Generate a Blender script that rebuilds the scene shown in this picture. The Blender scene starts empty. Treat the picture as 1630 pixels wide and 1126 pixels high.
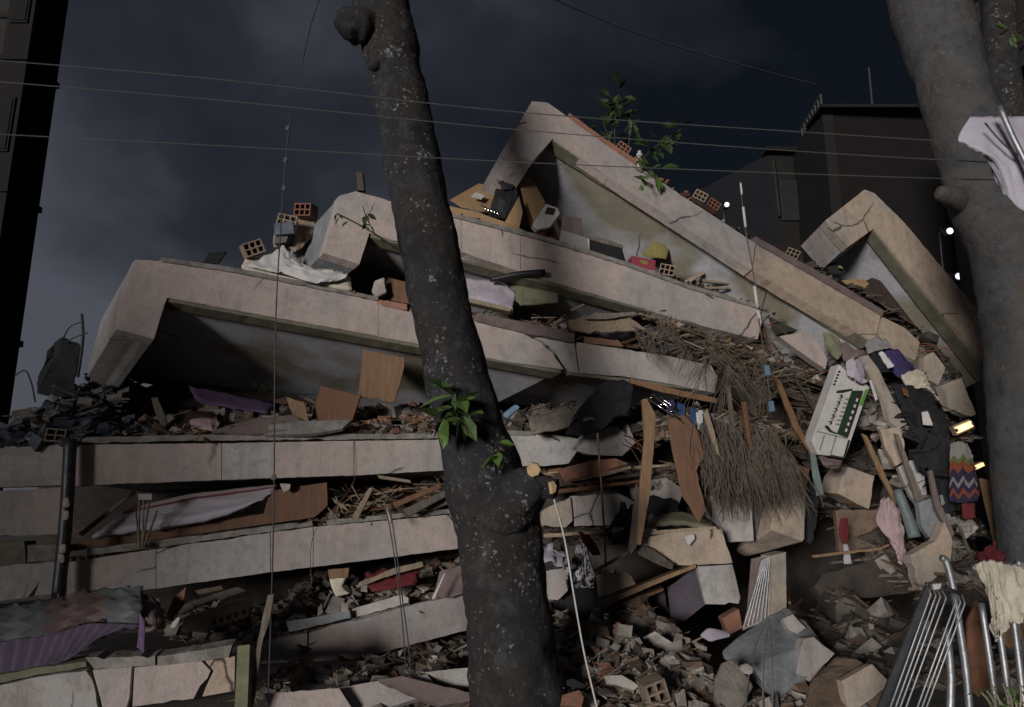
import bpy, bmesh, math, random
from mathutils import Vector, Matrix, Euler, noise
R = math.radians
scene = bpy.context.scene
# ------------------------------------------------------------------ camera
CAM_H, PITCH, FPX, PW, PH = 1.8, R(12), 1177.0, 1630.0, 1126.0
cd = bpy.data.cameras.new('camera'); cam = bpy.data.objects.new('camera', cd)
scene.collection.objects.link(cam); scene.camera = cam
cam.location = (0, 0, CAM_H); cam.rotation_euler = (R(90) + PITCH, 0, 0)
cd.sensor_width = 36.0; cd.lens = 36.0 * FPX / PW; cd.clip_end = 2000; cd.clip_start = .05
# ------------------------------------------------------------------ night sky with drifting smoke
SUN_AZ, SUN_EL = -27.0, 4.5        # direction the light comes from: left of the camera's back, low
w = bpy.data.worlds.new('World'); scene.world = w; w.use_nodes = True
nt = w.node_tree; N = nt.nodes; Lk = nt.links; N.clear()
out = N.new('ShaderNodeOutputWorld')
sky = N.new('ShaderNodeTexSky'); sky.sky_type = 'NISHITA'; sky.sun_disc = False
sky.sun_elevation = R(SUN_EL); sky.sun_rotation = R(180 + SUN_AZ)
bgs = N.new('ShaderNodeBackground'); bgs.inputs[1].default_value = .0015
Lk.new(sky.outputs[0], bgs.inputs[0])
tc = N.new('ShaderNodeTexCoord')
mp = N.new('ShaderNodeMapping'); mp.inputs['Scale'].default_value = (1.0, 1.0, 1.4); mp.inputs['Location'].default_value = (.55, .2, .35)
n1 = N.new('ShaderNodeTexNoise'); n1.inputs['Scale'].default_value = 2.6; n1.inputs['Detail'].default_value = 4; n1.inputs['Roughness'].default_value = .5; n1.inputs['Distortion'].default_value = .15
Lk.new(tc.outputs['Generated'], mp.inputs[0]); Lk.new(mp.outputs[0], n1.inputs[0])
# the smoke is thickest low down and to the left, where it drifts away
dt = N.new('ShaderNodeVectorMath'); dt.operation = 'DOT_PRODUCT'; dt.inputs[1].default_value = (-.44, .0, -.50); Lk.new(tc.outputs['Generated'], dt.inputs[0])
am = N.new('ShaderNodeMath'); am.operation = 'ADD'; Lk.new(n1.outputs[0], am.inputs[0]); Lk.new(dt.outputs['Value'], am.inputs[1])
cr = N.new('ShaderNodeValToRGB'); e = cr.color_ramp.elements
e[0].position = .16; e[0].color = (.0038, .0052, .0088, 1); e[1].position = .62; e[1].color = (.068, .073, .090, 1)
m_ = cr.color_ramp.elements.new(.38); m_.color = (.019, .0212, .029, 1)
Lk.new(am.outputs[0], cr.inputs[0])
bgc = N.new('ShaderNodeBackground'); bgc.inputs[1].default_value = 1.0; Lk.new(cr.outputs[0], bgc.inputs[0])
ad = N.new('ShaderNodeAddShader'); Lk.new(bgs.outputs[0], ad.inputs[0]); Lk.new(bgc.outputs[0], ad.inputs[1]); Lk.new(ad.outputs[0], out.inputs[0])
# ------------------------------------------------------------------ the one directional light
sd = bpy.data.lights.new('sun', 'SUN'); sd.energy = 2.8; sd.angle = R(12); sd.color = (1.0, .95, .90)
sun = bpy.data.objects.new('sun', sd); scene.collection.objects.link(sun)
to_sun = Vector((math.sin(R(SUN_AZ)) * math.cos(R(SUN_EL)), -math.cos(R(SUN_AZ)) * math.cos(R(SUN_EL)), math.sin(R(SUN_EL))))
sun.rotation_euler = (-to_sun).to_track_quat('-Z', 'Y').to_euler(); sun.location = (-6, -20, 12)
vs = scene.view_settings; vs.view_transform = 'Standard'; vs.look = 'None'; vs.exposure = 0; vs.gamma = 1; vs.use_curve_mapping = False
scene.render.engine = 'CYCLES'; scene.render.resolution_x = 1024; scene.render.resolution_y = 707

# ------------------------------------------------------------------ helpers: positions
CAMP = Vector((0, 0, CAM_H)); FW = Vector((0, math.cos(PITCH), math.sin(PITCH))); UP = Vector((0, -math.sin(PITCH), math.cos(PITCH))); Z = Vector((0, 0, 1))
def ray(px, py): return FW + Vector((1, 0, 0)) * ((px - PW / 2) / FPX) + UP * ((PH / 2 - py) / FPX)
def P(px, py, Y): d = ray(px, py); return CAMP + d * (Y / d.y)
def Pz(px, py, z): d = ray(px, py); return CAMP + d * ((z - CAM_H) / d.z)
def Yf(px): return 9.2 + (px - 100) * .00145          # the face of the collapsed block recedes to the right
class Frame:
    """a flat face in the world: origin, u along it, v up it, n into the thing"""
    def __init__(s, O, u, n):
        s.O = O; s.u = u.normalized(); s.n = (n - s.u * n.dot(s.u)).normalized(); s.v = s.u.cross(s.n)
    def uv(s, px, py):
        d = ray(px, py); t = (s.O - CAMP).dot(s.n) / d.dot(s.n); q = CAMP + d * t - s.O
        return (q.dot(s.u), q.dot(s.v))
    skew = 0.0                                          # how far the thing's depth runs off to the left
    def pt(s, a, b, c=0): return s.O + s.u * (a - s.skew * c) + s.v * b + s.n * c
def slab_frame(a, b, psi, skew=0):
    A = P(*a); B = P(*b); u = (B - A).normalized(); n0 = Z.cross(u).normalized(); v0 = u.cross(n0)
    f = Frame(A, u, n0 * math.cos(R(psi)) - v0 * math.sin(R(psi))); f.skew = skew; return f
def face_frame(px, py, Y, yaw=0, pit=0):
    n = Vector((math.sin(R(yaw)) * math.cos(R(pit)), math.cos(R(yaw)) * math.cos(R(pit)), math.sin(R(pit))))
    u = n.cross(Z).normalized()
    return Frame(P(px, py, Y), u, n)
# ------------------------------------------------------------------ helpers: objects
C = scene.collection
def wloc(o):
    l = o.location.copy()
    while o.parent: o = o.parent; l += o.location
    return l
def tag(o, label=None, cat=None, group=None, kind=None):
    if label: o['label'] = label
    if cat: o['category'] = cat
    if group: o['group'] = group
    if kind: o['kind'] = kind
    return o
def thing(name, label, cat, loc, group=None):
    o = bpy.data.objects.new(name, None); C.objects.link(o); o.location = loc; o.empty_display_size = .1
    return tag(o, label, cat, group)
def obj(name, V, Fc, mats, parent=None, label=None, cat=None, group=None, kind=None, fm=None, smooth=False, uvs=None):
    V = [Vector(v) for v in V]
    lo = Vector((min(v.x for v in V), min(v.y for v in V), min(v.z for v in V))); hi = Vector((max(v.x for v in V), max(v.y for v in V), max(v.z for v in V)))
    o0 = Vector(((lo.x + hi.x) / 2, (lo.y + hi.y) / 2, lo.z))
    me = bpy.data.meshes.new(name); me.from_pydata([v - o0 for v in V], [], Fc)
    for m in (mats if isinstance(mats, (list, tuple)) else [mats]): me.materials.append(M[m])
    if fm: me.polygons.foreach_set('material_index', fm)
    if smooth: me.polygons.foreach_set('use_smooth', [True] * len(me.polygons))
    if uvs:
        ul = me.uv_layers.new(name='UVMap')
        for lp in me.loops: ul.data[lp.index].uv = uvs[lp.vertex_index]
    me.update()
    o = bpy.data.objects.new(name, me); C.objects.link(o)
    if parent is not None: o.parent = parent; o.location = o0 - wloc(parent)
    else: o.location = o0
    return tag(o, label, cat, group, kind)
def fix_normals(V, Fc):
    bm = bmesh.new(); vs_ = [bm.verts.new(v) for v in V]
    for f in Fc:
        try: bm.faces.new([vs_[i] for i in f])
        except ValueError: pass
    bmesh.ops.recalc_face_normals(bm, faces=bm.faces); bm.verts.index_update()
    V2 = [v.co.copy() for v in bm.verts]; F2 = [[v.index for v in f.verts] for f in bm.faces]; bm.free(); return V2, F2
def roughen(poly, seg, amp, rng):
    """chipped outline: small waviness, some deeper bites; straight upright joints stay nearly clean"""
    out_ = []; A = sum(poly[i][0] * poly[(i + 1) % len(poly)][1] - poly[(i + 1) % len(poly)][0] * poly[i][1] for i in range(len(poly))); sg = 1 if A > 0 else -1
    for i, a in enumerate(poly):
        b = poly[(i + 1) % len(poly)]; L = math.hypot(b[0] - a[0], b[1] - a[1]); k = max(1, int(L / seg))
        nx, ny = (-(b[1] - a[1]) / max(L, 1e-6) * sg, (b[0] - a[0]) / max(L, 1e-6) * sg)      # towards the inside
        am = amp * (.2 if abs(b[0] - a[0]) < .16 * abs(b[1] - a[1]) and L > .3 else 1)
        for j in range(k):
            t = (j + (rng.uniform(-.3, .3) if j else 0)) / k; d = rng.uniform(-am, am) * (0.5 if j == 0 else 1)
            if rng.random() < .05: d = am * rng.uniform(1, 4)
            out_.append((a[0] + (b[0] - a[0]) * t + nx * d, a[1] + (b[1] - a[1]) * t + ny * d))
    return out_
def prism_vf(fr, poly, c0, c1, bev=.008, backrough=0, rng=random):
    bm = bmesh.new()
    f = [bm.verts.new(fr.pt(a, b, c0)) for a, b in poly]
    k = [bm.verts.new(fr.pt(a + rng.uniform(-1, 1) * backrough, b + rng.uniform(-1, 1) * backrough, c1)) for a, b in poly]
    n = len(poly)
    ff = bm.faces.new(f[::-1]); bm.faces.new(k)
    for i in range(n): bm.faces.new((f[i], f[(i + 1) % n], k[(i + 1) % n], k[i]))
    bmesh.ops.recalc_face_normals(bm, faces=bm.faces)
    if bev > 0 and n < 14:
        bmesh.ops.bevel(bm, geom=[e_ for e_ in bm.edges], offset=bev, segments=1, affect='EDGES', clamp_overlap=True)
    bmesh.ops.triangulate(bm, faces=[f_ for f_ in bm.faces if len(f_.verts) > 4])
    bm.verts.index_update()
    V = [v.co.copy() for v in bm.verts]; Fc = [[v.index for v in q.verts] for q in bm.faces]; bm.free(); return V, Fc
SEED = [7]
def rng_(): SEED[0] += 1; return random.Random(SEED[0])
def face_piece(name, fr, px_pts, c0, c1, mat, rough=.006, seg=.09, bev=.008, backrough=0, **k):
    """outline traced on the plane of fr, with real depth from c0 to c1 behind that plane"""
    r = rng_(); poly = [fr.uv(*p) for p in px_pts]
    if rough: poly = roughen(poly, seg, rough, r)
    V, Fc = prism_vf(fr, poly, c0, c1, bev, backrough, r)
    return obj(name, V, Fc, mat, **k)
def B(name, label, cat, mat, pts, Y, yaw=0, pit=0, th=.05, rough=0, seg=.08, bev=.005, **k):
    cx = sum(p[0] for p in pts) / len(pts); cy = sum(p[1] for p in pts) / len(pts)
    fr = face_frame(cx, cy, Y, yaw, pit)
    return face_piece(name, fr, pts, 0, th, mat, rough, seg, bev, label=label, cat=cat, **k)
def hull(name, label, cat, mat, pts, bump=.012, **k):
    bm = bmesh.new()
    for p in pts: bm.verts.new(P(*p))
    g = bmesh.ops.convex_hull(bm, input=bm.verts)
    dead = [v for v in bm.verts if not v.link_faces]; bmesh.ops.delete(bm, geom=dead, context='VERTS')
    bmesh.ops.dissolve_limit(bm, angle_limit=.02, verts=bm.verts, edges=bm.edges)
    bmesh.ops.bevel(bm, geom=list(bm.edges), offset=.015, segments=1, affect='EDGES', clamp_overlap=True)
    bmesh.ops.triangulate(bm, faces=bm.faces)
    bmesh.ops.subdivide_edges(bm, edges=bm.edges, cuts=2, use_grid_fill=True)
    for v in bm.verts: v.co += noise.noise_vector(v.co * 7) * bump + noise.noise_vector(v.co * 2.2) * bump * 1.5
    bmesh.ops.recalc_face_normals(bm, faces=bm.faces); bm.verts.index_update()
    V = [v.co.copy() for v in bm.verts]; Fc = [[v.index for v in q.verts] for q in bm.faces]; bm.free()
    return obj(name, V, Fc, mat, label=label, cat=cat, **k)
def cat(p0, p1, p2, p3, t):
    return .5 * ((2 * p1) + (p2 - p0) * t + (2 * p0 - 5 * p1 + 4 * p2 - p3) * t * t + (3 * p1 - p0 - 3 * p2 + p3) * t * t * t)
def smooth_path(pts, k):
    if len(pts) < 3:
        return [pts[0].lerp(pts[-1], i / k) if isinstance(pts[0], Vector) else pts[0] + (pts[-1] - pts[0]) * i / k for i in range(k + 1)]
    r = []
    for i in range(len(pts) - 1):
        a = pts[max(i - 1, 0)]; d = pts[min(i + 2, len(pts) - 1)]
        for j in range(k): r.append(cat(a, pts[i], pts[i + 1], d, j / k))
    r.append(pts[-1]); return r
def tube_vf(path, rad, sides=8, lump=0, lumpscale=3, caps=True):
    V = []; Fc = []; n = len(path); ref = None
    for i, p in enumerate(path):
        t = (path[min(i + 1, n - 1)] - path[max(i - 1, 0)]).normalized()
        if ref is None: ref = t.orthogonal().normalized()
        ref = (ref - t * ref.dot(t)).normalized(); b = t.cross(ref)
        r = rad[i] if isinstance(rad, list) else rad
        for s in range(sides):
            a = 2 * math.pi * s / sides; d = ref * math.cos(a) + b * math.sin(a); q = p + d * r
            if lump: q = p + d * r * (1 + lump * noise.noise(q * lumpscale) + lump * .5 * noise.noise(q * lumpscale * 3.1))
            V.append(q)
    for i in range(n - 1):
        for s in range(sides):
            s2 = (s + 1) % sides; Fc.append((i * sides + s, i * sides + s2, (i + 1) * sides + s2, (i + 1) * sides + s))
    if caps: Fc.append(tuple(range(sides))[::-1]); Fc.append(tuple((n - 1) * sides + s for s in range(sides)))
    return V, Fc
def tube(name, label, cat_, mat, pts, r, sides=6, k=4, **kw):
    path = smooth_path([P(*p) if not isinstance(p, Vector) else p for p in pts], k)
    if isinstance(r, (list, tuple)): r = smooth_path(list(r), k)
    V, Fc = tube_vf(path, r, sides, kw.pop('lump', 0), kw.pop('lumpscale', 3))
    return obj(name, V, Fc, mat, label=label, cat=cat_, smooth=kw.pop('smooth', sides > 5), **kw)
def sheet(name, label, cat_, mat, rows, th=.012, fold=.02, fscale=6, k=5, aniso=(1, 1), edge=0, **kw):
    """a draped or lying cloth / board: a grid of control points (px, py, Y), smoothed, folded and given thickness"""
    r = rng_(); G = [[P(*p) for p in row] for row in rows]
    G = [smooth_path(row, k) for row in G]
    cols = list(zip(*G)); G = list(zip(*[smooth_path(list(c), k) for c in cols]))
    m, n = len(G), len(G[0]); off = Vector((r.uniform(0, 50),) * 3); V = []; uv = []
    for i in range(m):
        for j in range(n):
            p = G[i][j]
            du = G[i][min(j + 1, n - 1)] - G[i][max(j - 1, 0)]; dv = G[min(i + 1, m - 1)][j] - G[max(i - 1, 0)][j]
            nn = du.cross(dv); nn = nn.normalized() if nn.length > 1e-9 else Vector((0, -1, 0))
            q = Vector((j / (n - 1) * aniso[0] * fscale, i / (m - 1) * aniso[1] * fscale, 0)) + off
            h = noise.noise(q) + .5 * noise.noise(q * 2.3)
            h = 1 - abs(h) * 2 if fold else 0
            e_ = Vector((0, 0, 0))
            if edge and (i in (0, m - 1) or j in (0, n - 1)): e_ = Vector((r.uniform(-edge, edge), 0, r.uniform(-edge, edge)))
            V.append(p + nn * h * fold + e_); uv.append((j / (n - 1), i / (m - 1)))
    base = len(V); V2 = []
    for i in range(m):
        for j in range(n):
            p = V[i * n + j]; du = V[i * n + min(j + 1, n - 1)] - V[i * n + max(j - 1, 0)]; dv = V[min(i + 1, m - 1) * n + j] - V[max(i - 1, 0) * n + j]
            nn = du.cross(dv); nn = nn.normalized() if nn.length > 1e-9 else Vector((0, -1, 0))
            if nn.y > 0: nn = -nn
            V2.append(p - nn * th)
    V += V2; uv += uv; Fc = []
    for i in range(m - 1):
        for j in range(n - 1):
            a = i * n + j; Fc.append((a, a + 1, a + n + 1, a + n)); Fc.append((base + a, base + a + n, base + a + n + 1, base + a + 1))
    ring = [j for j in range(n)] + [i * n + n - 1 for i in range(1, m)] + [(m - 1) * n + j for j in range(n - 2, -1, -1)] + [i * n for i in range(m - 2, 0, -1)]
    for i, a in enumerate(ring):
        b = ring[(i + 1) % len(ring)]; Fc.append((a, base + a, base + b, b))
    V, Fc = [Vector(v) for v in V], Fc
    return obj(name, V, Fc, mat, label=label, cat=cat_, smooth=True, uvs=uv, **kw)
def box_vf(c, s, rot=(0, 0, 0), jit=0, rng=random):
    Mx = Euler(rot).to_matrix(); V = []
    for x in (-.5, .5):
        for y in (-.5, .5):
            for z in (-.5, .5):
                V.append(Vector(c) + Mx @ Vector((x * s[0] * (1 + rng.uniform(-jit, jit)), y * s[1] * (1 + rng.uniform(-jit, jit)), z * s[2] * (1 + rng.uniform(-jit, jit)))))
    return V, [(0, 1, 3, 2), (4, 6, 7, 5), (0, 4, 5, 1), (2, 3, 7, 6), (0, 2, 6, 4), (1, 5, 7, 3)]
def wbox(name, c, s, mat, rot=(0, 0, 0), **k): V, Fc = box_vf(c, s, rot); return obj(name, V, Fc, mat, **k)
def join(lists):
    V = []; Fc = []
    for v, f in lists: b = len(V); V += v; Fc += [tuple(i + b for i in q) for q in f]
    return V, Fc
# ------------------------------------------------------------------ materials
M = {}
def mat(name, c1, c2=None, scale=3.0, rough=.85, bump=.25, bscale=30, metal=0, patch=None, pscale=.7, dirt=.35, streak=0, crack=0, spec=.3, grain=None, vary=.0):
    m = bpy.data.materials.new(name); m.use_nodes = True; t = m.node_tree; n = t.nodes; l = t.links
    b = n['Principled BSDF']; b.inputs['Roughness'].default_value = rough; b.inputs['Metallic'].default_value = metal; b.inputs['Specular IOR Level'].default_value = spec
    g = n.new('ShaderNodeNewGeometry'); pos = g.outputs['Position']
    def nz(sc, det=5, coord=pos, rg=.55, dist=0):
        x = n.new('ShaderNodeTexNoise'); x.inputs['Scale'].default_value = sc; x.inputs['Detail'].default_value = det; x.inputs['Roughness'].default_value = rg; x.inputs['Distortion'].default_value = dist; l.new(coord, x.inputs['Vector']); return x.outputs[0]
    def ramp(v, p0, p1, a=0., bb=1.):
        x = n.new('ShaderNodeMapRange'); x.inputs[1].default_value = p0; x.inputs[2].default_value = p1; x.inputs[3].default_value = a; x.inputs[4].default_value = bb; l.new(v, x.inputs[0]); return x.outputs[0]
    def mix(f, a, bb, mode='MIX'):
        x = n.new('ShaderNodeMix'); x.data_type = 'RGBA'; x.blend_type = mode
        for s, val in ((0, f), (6, a), (7, bb)):
            if isinstance(val, (int, float)): x.inputs[s].default_value = val
            elif isinstance(val, tuple): x.inputs[s].default_value = (*val[:3], 1)
            else: l.new(val, x.inputs[s])
        return x.outputs[2]
    c2 = c2 or tuple(v * .62 for v in c1)
    co = pos
    if grain:
        mpn = n.new('ShaderNodeMapping'); mpn.inputs['Scale'].default_value = grain; l.new(pos, mpn.inputs[0]); co = mpn.outputs[0]
    col = mix(ramp(nz(scale, 6, co, .6), .35, .68), c1, c2)
    if patch: col = mix(ramp(nz(pscale, 3, pos, .5, .4), .47, .56), col, mix(ramp(nz(scale * 1.3), .35, .7), patch, tuple(v * .75 for v in patch)))
    if dirt:
        col = mix(ramp(nz(9, 8, pos, .7), .48, .75, 0, dirt), col, tuple(v * .28 for v in c2))
        col = mix(ramp(nz(60, 3), .62, .72, 0, dirt), col, tuple(v * .35 for v in c2))
    if streak:
        mpn = n.new('ShaderNodeMapping'); mpn.inputs['Scale'].default_value = (7, 7, .7); l.new(pos, mpn.inputs[0])
        col = mix(ramp(nz(1.2, 6, mpn.outputs[0], .65), .5, .75, 0, streak), col, tuple(v * .3 for v in c1))
    if crack:
        av = n.new('ShaderNodeMix'); av.data_type = 'VECTOR'; av.inputs[0].default_value = .16; nv = n.new('ShaderNodeTexNoise'); nv.inputs['Scale'].default_value = 2.5; nv.inputs['Detail'].default_value = 6
        l.new(pos, nv.inputs['Vector']); l.new(pos, av.inputs[4]); l.new(nv.outputs[1], av.inputs[5])
        vo = n.new('ShaderNodeTexVoronoi'); vo.feature = 'DISTANCE_TO_EDGE'; vo.inputs['Scale'].default_value = crack; l.new(av.outputs[1], vo.inputs['Vector'])
        k = ramp(vo.outputs[0], .0, .0075, 1, 0)
        mk = n.new('ShaderNodeMath'); mk.operation = 'MULTIPLY'; l.new(k, mk.inputs[0]); l.new(ramp(nz(.9, 2), .5, .56), mk.inputs[1])
        col = mix(mk.outputs[0], col, (.02, .017, .015))
    if vary:
        oi = n.new('ShaderNodeObjectInfo'); x = n.new('ShaderNodeHueSaturation'); l.new(ramp(oi.outputs['Random'], 0, 1, 1 - vary, 1 + vary), x.inputs['Value']); l.new(col, x.inputs['Color']); col = x.outputs[0]
    l.new(col, b.inputs['Base Color'])
    if bump:
        bp = n.new('ShaderNodeBump'); bp.inputs['Strength'].default_value = bump; bp.inputs['Distance'].default_value = .02; l.new(nz(bscale, 6, co, .65), bp.inputs['Height']); l.new(bp.outputs[0], b.inputs['Normal'])
    M[name] = m
    return m
def emis(name, c, s):
    m = bpy.data.materials.new(name); m.use_nodes = True; b = m.node_tree.nodes['Principled BSDF']; b.inputs['Base Color'].default_value = (*c, 1); b.inputs['Emission Color'].default_value = (*c, 1); b.inputs['Emission Strength'].default_value = s; M[name] = m
def uvmat(name, build, rough=.9):
    m = bpy.data.materials.new(name); m.use_nodes = True; t = m.node_tree; b = t.nodes['Principled BSDF']; b.inputs['Roughness'].default_value = rough; b.inputs['Specular IOR Level'].default_value = .15
    uv = t.nodes.new('ShaderNodeUVMap'); sp = t.nodes.new('ShaderNodeSeparateXYZ'); t.links.new(uv.outputs[0], sp.inputs[0])
    def mth(op, a, bb=None):
        x = t.nodes.new('ShaderNodeMath'); x.operation = op
        for i, q in enumerate((a, bb)):
            if q is None: continue
            if isinstance(q, (int, float)): x.inputs[i].default_value = q
            else: t.links.new(q, x.inputs[i])
        return x.outputs[0]
    col = build(t, sp.outputs[0], sp.outputs[1], mth, uv.outputs[0]); t.links.new(col, b.inputs['Base Color'])
    nz = t.nodes.new('ShaderNodeTexNoise'); nz.inputs['Scale'].default_value = 120; g = t.nodes.new('ShaderNodeNewGeometry'); t.links.new(g.outputs['Position'], nz.inputs['Vector'])
    bp = t.nodes.new('ShaderNodeBump'); bp.inputs['Strength'].default_value = .35; bp.inputs['Distance'].default_value = .01; t.links.new(nz.outputs[0], bp.inputs['Height']); t.links.new(bp.outputs[0], b.inputs['Normal'])
    M[name] = m
def ramp_const(t, v, stops, const=True):
    c = t.nodes.new('ShaderNodeValToRGB'); c.color_ramp.interpolation = 'CONSTANT' if const else 'LINEAR'; el = c.color_ramp.elements
    while len(el) > 1: el.remove(el[-1])
    el[0].position = stops[0][0]; el[0].color = (*stops[0][1], 1)
    for p, q in stops[1:]: x = el.new(p); x.color = (*q, 1)
    t.links.new(v, c.inputs[0]); return c.outputs[0]
mat('fascia_paint', (.41, .345, .322), (.36, .302, .282), 2.2, patch=(.35, .328, .32), dirt=.36, streak=.34, crack=.5, bump=.5)
mat('fascia_warm', (.42, .335, .265), (.34, .27, .215), 2.2, patch=(.36, .32, .28), dirt=.5, streak=.42, crack=.6, bump=.5)
mat('fascia_grey', (.40, .385, .375), (.33, .32, .315), 2.0, patch=(.36, .325, .31), dirt=.5, streak=.42, crack=.6, bump=.5)
mat('soffit_paint', (.47, .475, .52), (.36, .36, .385), 1.4, patch=(.27, .25, .19), pscale=.5, dirt=.4, crack=.5, bump=.2)
mat('olive_concrete', (.17, .16, .115), (.10, .095, .07), 3, dirt=.5)
mat('raw_concrete', (.24, .23, .215), (.14, .135, .125), 4, dirt=.5, bump=.6, bscale=22)
mat('blue_concrete', (.235, .25, .265), (.16, .17, .18), 3, dirt=.5, bump=.6, bscale=22)
mat('mortar_lip', (.27, .25, .235), (.13, .12, .11), 5, dirt=.6, bump=.8, bscale=18)
mat('mauve_screed', (.17, .13, .125), (.12, .09, .09), 4, dirt=.4)
mat('terracotta', (.27, .125, .08), (.19, .11, .08), 5, dirt=.5, bump=.5, vary=.3)
mat('brick_grey', (.30, .225, .17), (.19, .15, .12), 5, dirt=.5, bump=.5, vary=.2)
mat('rubble_grey', (.30, .27, .24), (.18, .16, .145), 6, dirt=.5, bump=.7, vary=.35)
mat('dust', (.21, .185, .16), (.12, .105, .09), 3, dirt=.5, bump=.9, bscale=40)
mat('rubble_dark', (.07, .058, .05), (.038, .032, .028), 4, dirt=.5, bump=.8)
mat('rubble_brown', (.17, .118, .085), (.10, .07, .052), 6, dirt=.4, bump=.7, vary=.4)
mat('rubble_blue', (.13, .145, .18), (.06, .07, .09), 5, dirt=.5, bump=.7)
mat('plaster_white', (.42, .39, .36), (.29, .265, .24), 5, dirt=.35, bump=.5)
mat('wood_tan', (.25, .16, .088), (.17, .105, .058), 3, rough=.6, dirt=.3, bump=.3, grain=(9, 9, .9))
mat('wood_brown', (.135, .06, .026), (.085, .038, .018), 3, rough=.55, dirt=.35, bump=.3, grain=(9, 9, .9))
mat('wood_orange', (.18, .095, .045), (.11, .058, .03), 2.5, rough=.6, dirt=.3, grain=(8, 8, .6))
mat('wood_dark', (.05, .032, .024), (.028, .019, .016), 3, rough=.5, dirt=.3, grain=(9, 9, .9))
mat('wood_pale', (.30, .24, .175), (.19, .145, .10), 4, rough=.75, dirt=.35, grain=(9, 9, 1.2), vary=.25)
mat('wood_grey', (.165, .14, .118), (.085, .072, .06), 4, rough=.8, dirt=.4, grain=(9, 9, 1.2), vary=.3)
mat('cardboard', (.30, .20, .105), (.22, .14, .075), 3, dirt=.25, bump=.15)
mat('black_plastic', (.012, .012, .014), (.02, .02, .022), 3, rough=.5, dirt=.2, bump=.1, spec=.35)
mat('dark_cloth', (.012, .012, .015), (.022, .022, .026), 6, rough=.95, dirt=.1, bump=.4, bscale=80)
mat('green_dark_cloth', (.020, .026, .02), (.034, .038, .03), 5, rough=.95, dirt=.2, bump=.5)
mat('white_cloth', (.56, .545, .54), (.44, .43, .425), 5, rough=.95, dirt=.2, bump=.3, bscale=60)
mat('cream_cloth', (.55, .51, .42), (.40, .36, .29), 5, rough=.95, dirt=.2, bump=.4, bscale=60)
mat('lavender_cloth', (.40, .37, .42), (.29, .265, .31), 4, rough=.95, dirt=.25, bump=.3)
mat('pink_cloth', (.42, .315, .32), (.32, .235, .24), 5, rough=.95, dirt=.2, bump=.4)
mat('purple_cloth', (.135, .085, .17), (.085, .055, .115), 5, rough=.95, dirt=.3, bump=.4)
mat('violet_cloth', (.05, .035, .13), (.03, .025, .07), 5, rough=.9, dirt=.2, bump=.4)
mat('red_cloth', (.13, .022, .026), (.10, .015, .018), 6, rough=.95, dirt=.2, bump=.4)
mat('blue_cloth', (.035, .085, .20), (.025, .04, .09), 6, rough=.9, dirt=.2, bump=.4)
mat('teal_plastic', (.15, .19, .19), (.10, .125, .125), 5, rough=.5, dirt=.3)
mat('sky_plastic', (.13, .22, .32), (.10, .16, .24), 5, rough=.45, dirt=.2)
mat('olive_cloth', (.20, .19, .13), (.12, .12, .08), 5, rough=.95, dirt=.3, bump=.5)
mat('yellow_foam', (.22, .19, .065), (.15, .13, .05), 6, dirt=.3, bump=.5)
mat('red_print', (.24, .045, .06), (.18, .04, .05), 4, rough=.5, dirt=.15, bump=.1)
mat('white_print', (.50, .485, .475), (.42, .405, .395), 3, rough=.6, dirt=.35, bump=.05)
mat('green_print', (.10, .26, .035), (.07, .19, .03), 3, rough=.5, dirt=.15, bump=.05)
mat('dark_green_print', (.018, .045, .02), (.014, .03, .016), 3, rough=.5, dirt=.15, bump=.05)
mat('black_print', (.02, .02, .02), (.03, .03, .03), 3, rough=.5, dirt=.1, bump=.05)
mat('grey_print', (.22, .21, .21), (.18, .17, .17), 3, rough=.5, dirt=.1, bump=.05)
mat('steel', (.42, .43, .45), (.30, .31, .33), 12, rough=.5, metal=.8, dirt=.5, bump=.15)
mat('steel_dark', (.045, .047, .055), (.08, .08, .085), 8, rough=.45, metal=.6, dirt=.3, bump=.1)
mat('chrome', (.6, .6, .62), (.5, .5, .5), 8, rough=.15, metal=1, dirt=.1, bump=.05)
mat('rust', (.17, .075, .04), (.10, .05, .035), 12, rough=.85, dirt=.3, bump=.4)
mat('rope_white', (.55, .53, .50), (.40, .38, .36), 40, rough=.9, dirt=.2, bump=.4)
mat('cable_black', (.035, .035, .038), (.05, .05, .05), 10, rough=.6, dirt=.2, bump=.1)
mat('cable_grey', (.085, .085, .082), (.06, .06, .058), 10, rough=.6, dirt=.2, bump=.1)
mat('reed', (.15, .12, .092), (.075, .06, .047), 8, rough=.9, dirt=.3, bump=.4, grain=(6, 6, 1))
mat('purple_wall', (.075, .063, .08), (.052, .044, .058), 3, dirt=.4, bump=.2)
mat('dark_facade', (.0065, .006, .006), (.005, .0046, .0046), 2, dirt=.3)  # missing floodlight is put into this near-black colour
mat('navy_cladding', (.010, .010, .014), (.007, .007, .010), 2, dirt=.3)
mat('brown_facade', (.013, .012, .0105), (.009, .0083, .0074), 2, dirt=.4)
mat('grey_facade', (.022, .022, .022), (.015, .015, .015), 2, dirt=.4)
mat('asphalt', (.24, .225, .205), (.16, .15, .135), 2, dirt=.4, bump=.5)
mat('leaf', (.075, .135, .03), (.05, .092, .022), 6, rough=.5, dirt=.15, bump=.15, vary=.4, spec=.4)
mat('leaf_dark', (.030, .052, .016), (.02, .036, .012), 6, rough=.55, dirt=.15, bump=.15, vary=.4)
mat('twig', (.06, .045, .035), (.035, .028, .022), 8, dirt=.3)
mat('cut_wood', (.55, .42, .25), (.38, .26, .14), 14, dirt=.3, bump=.5)
mat('yellow_paint', (.25, .22, .07), (.17, .16, .08), 4, dirt=.4)
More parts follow.
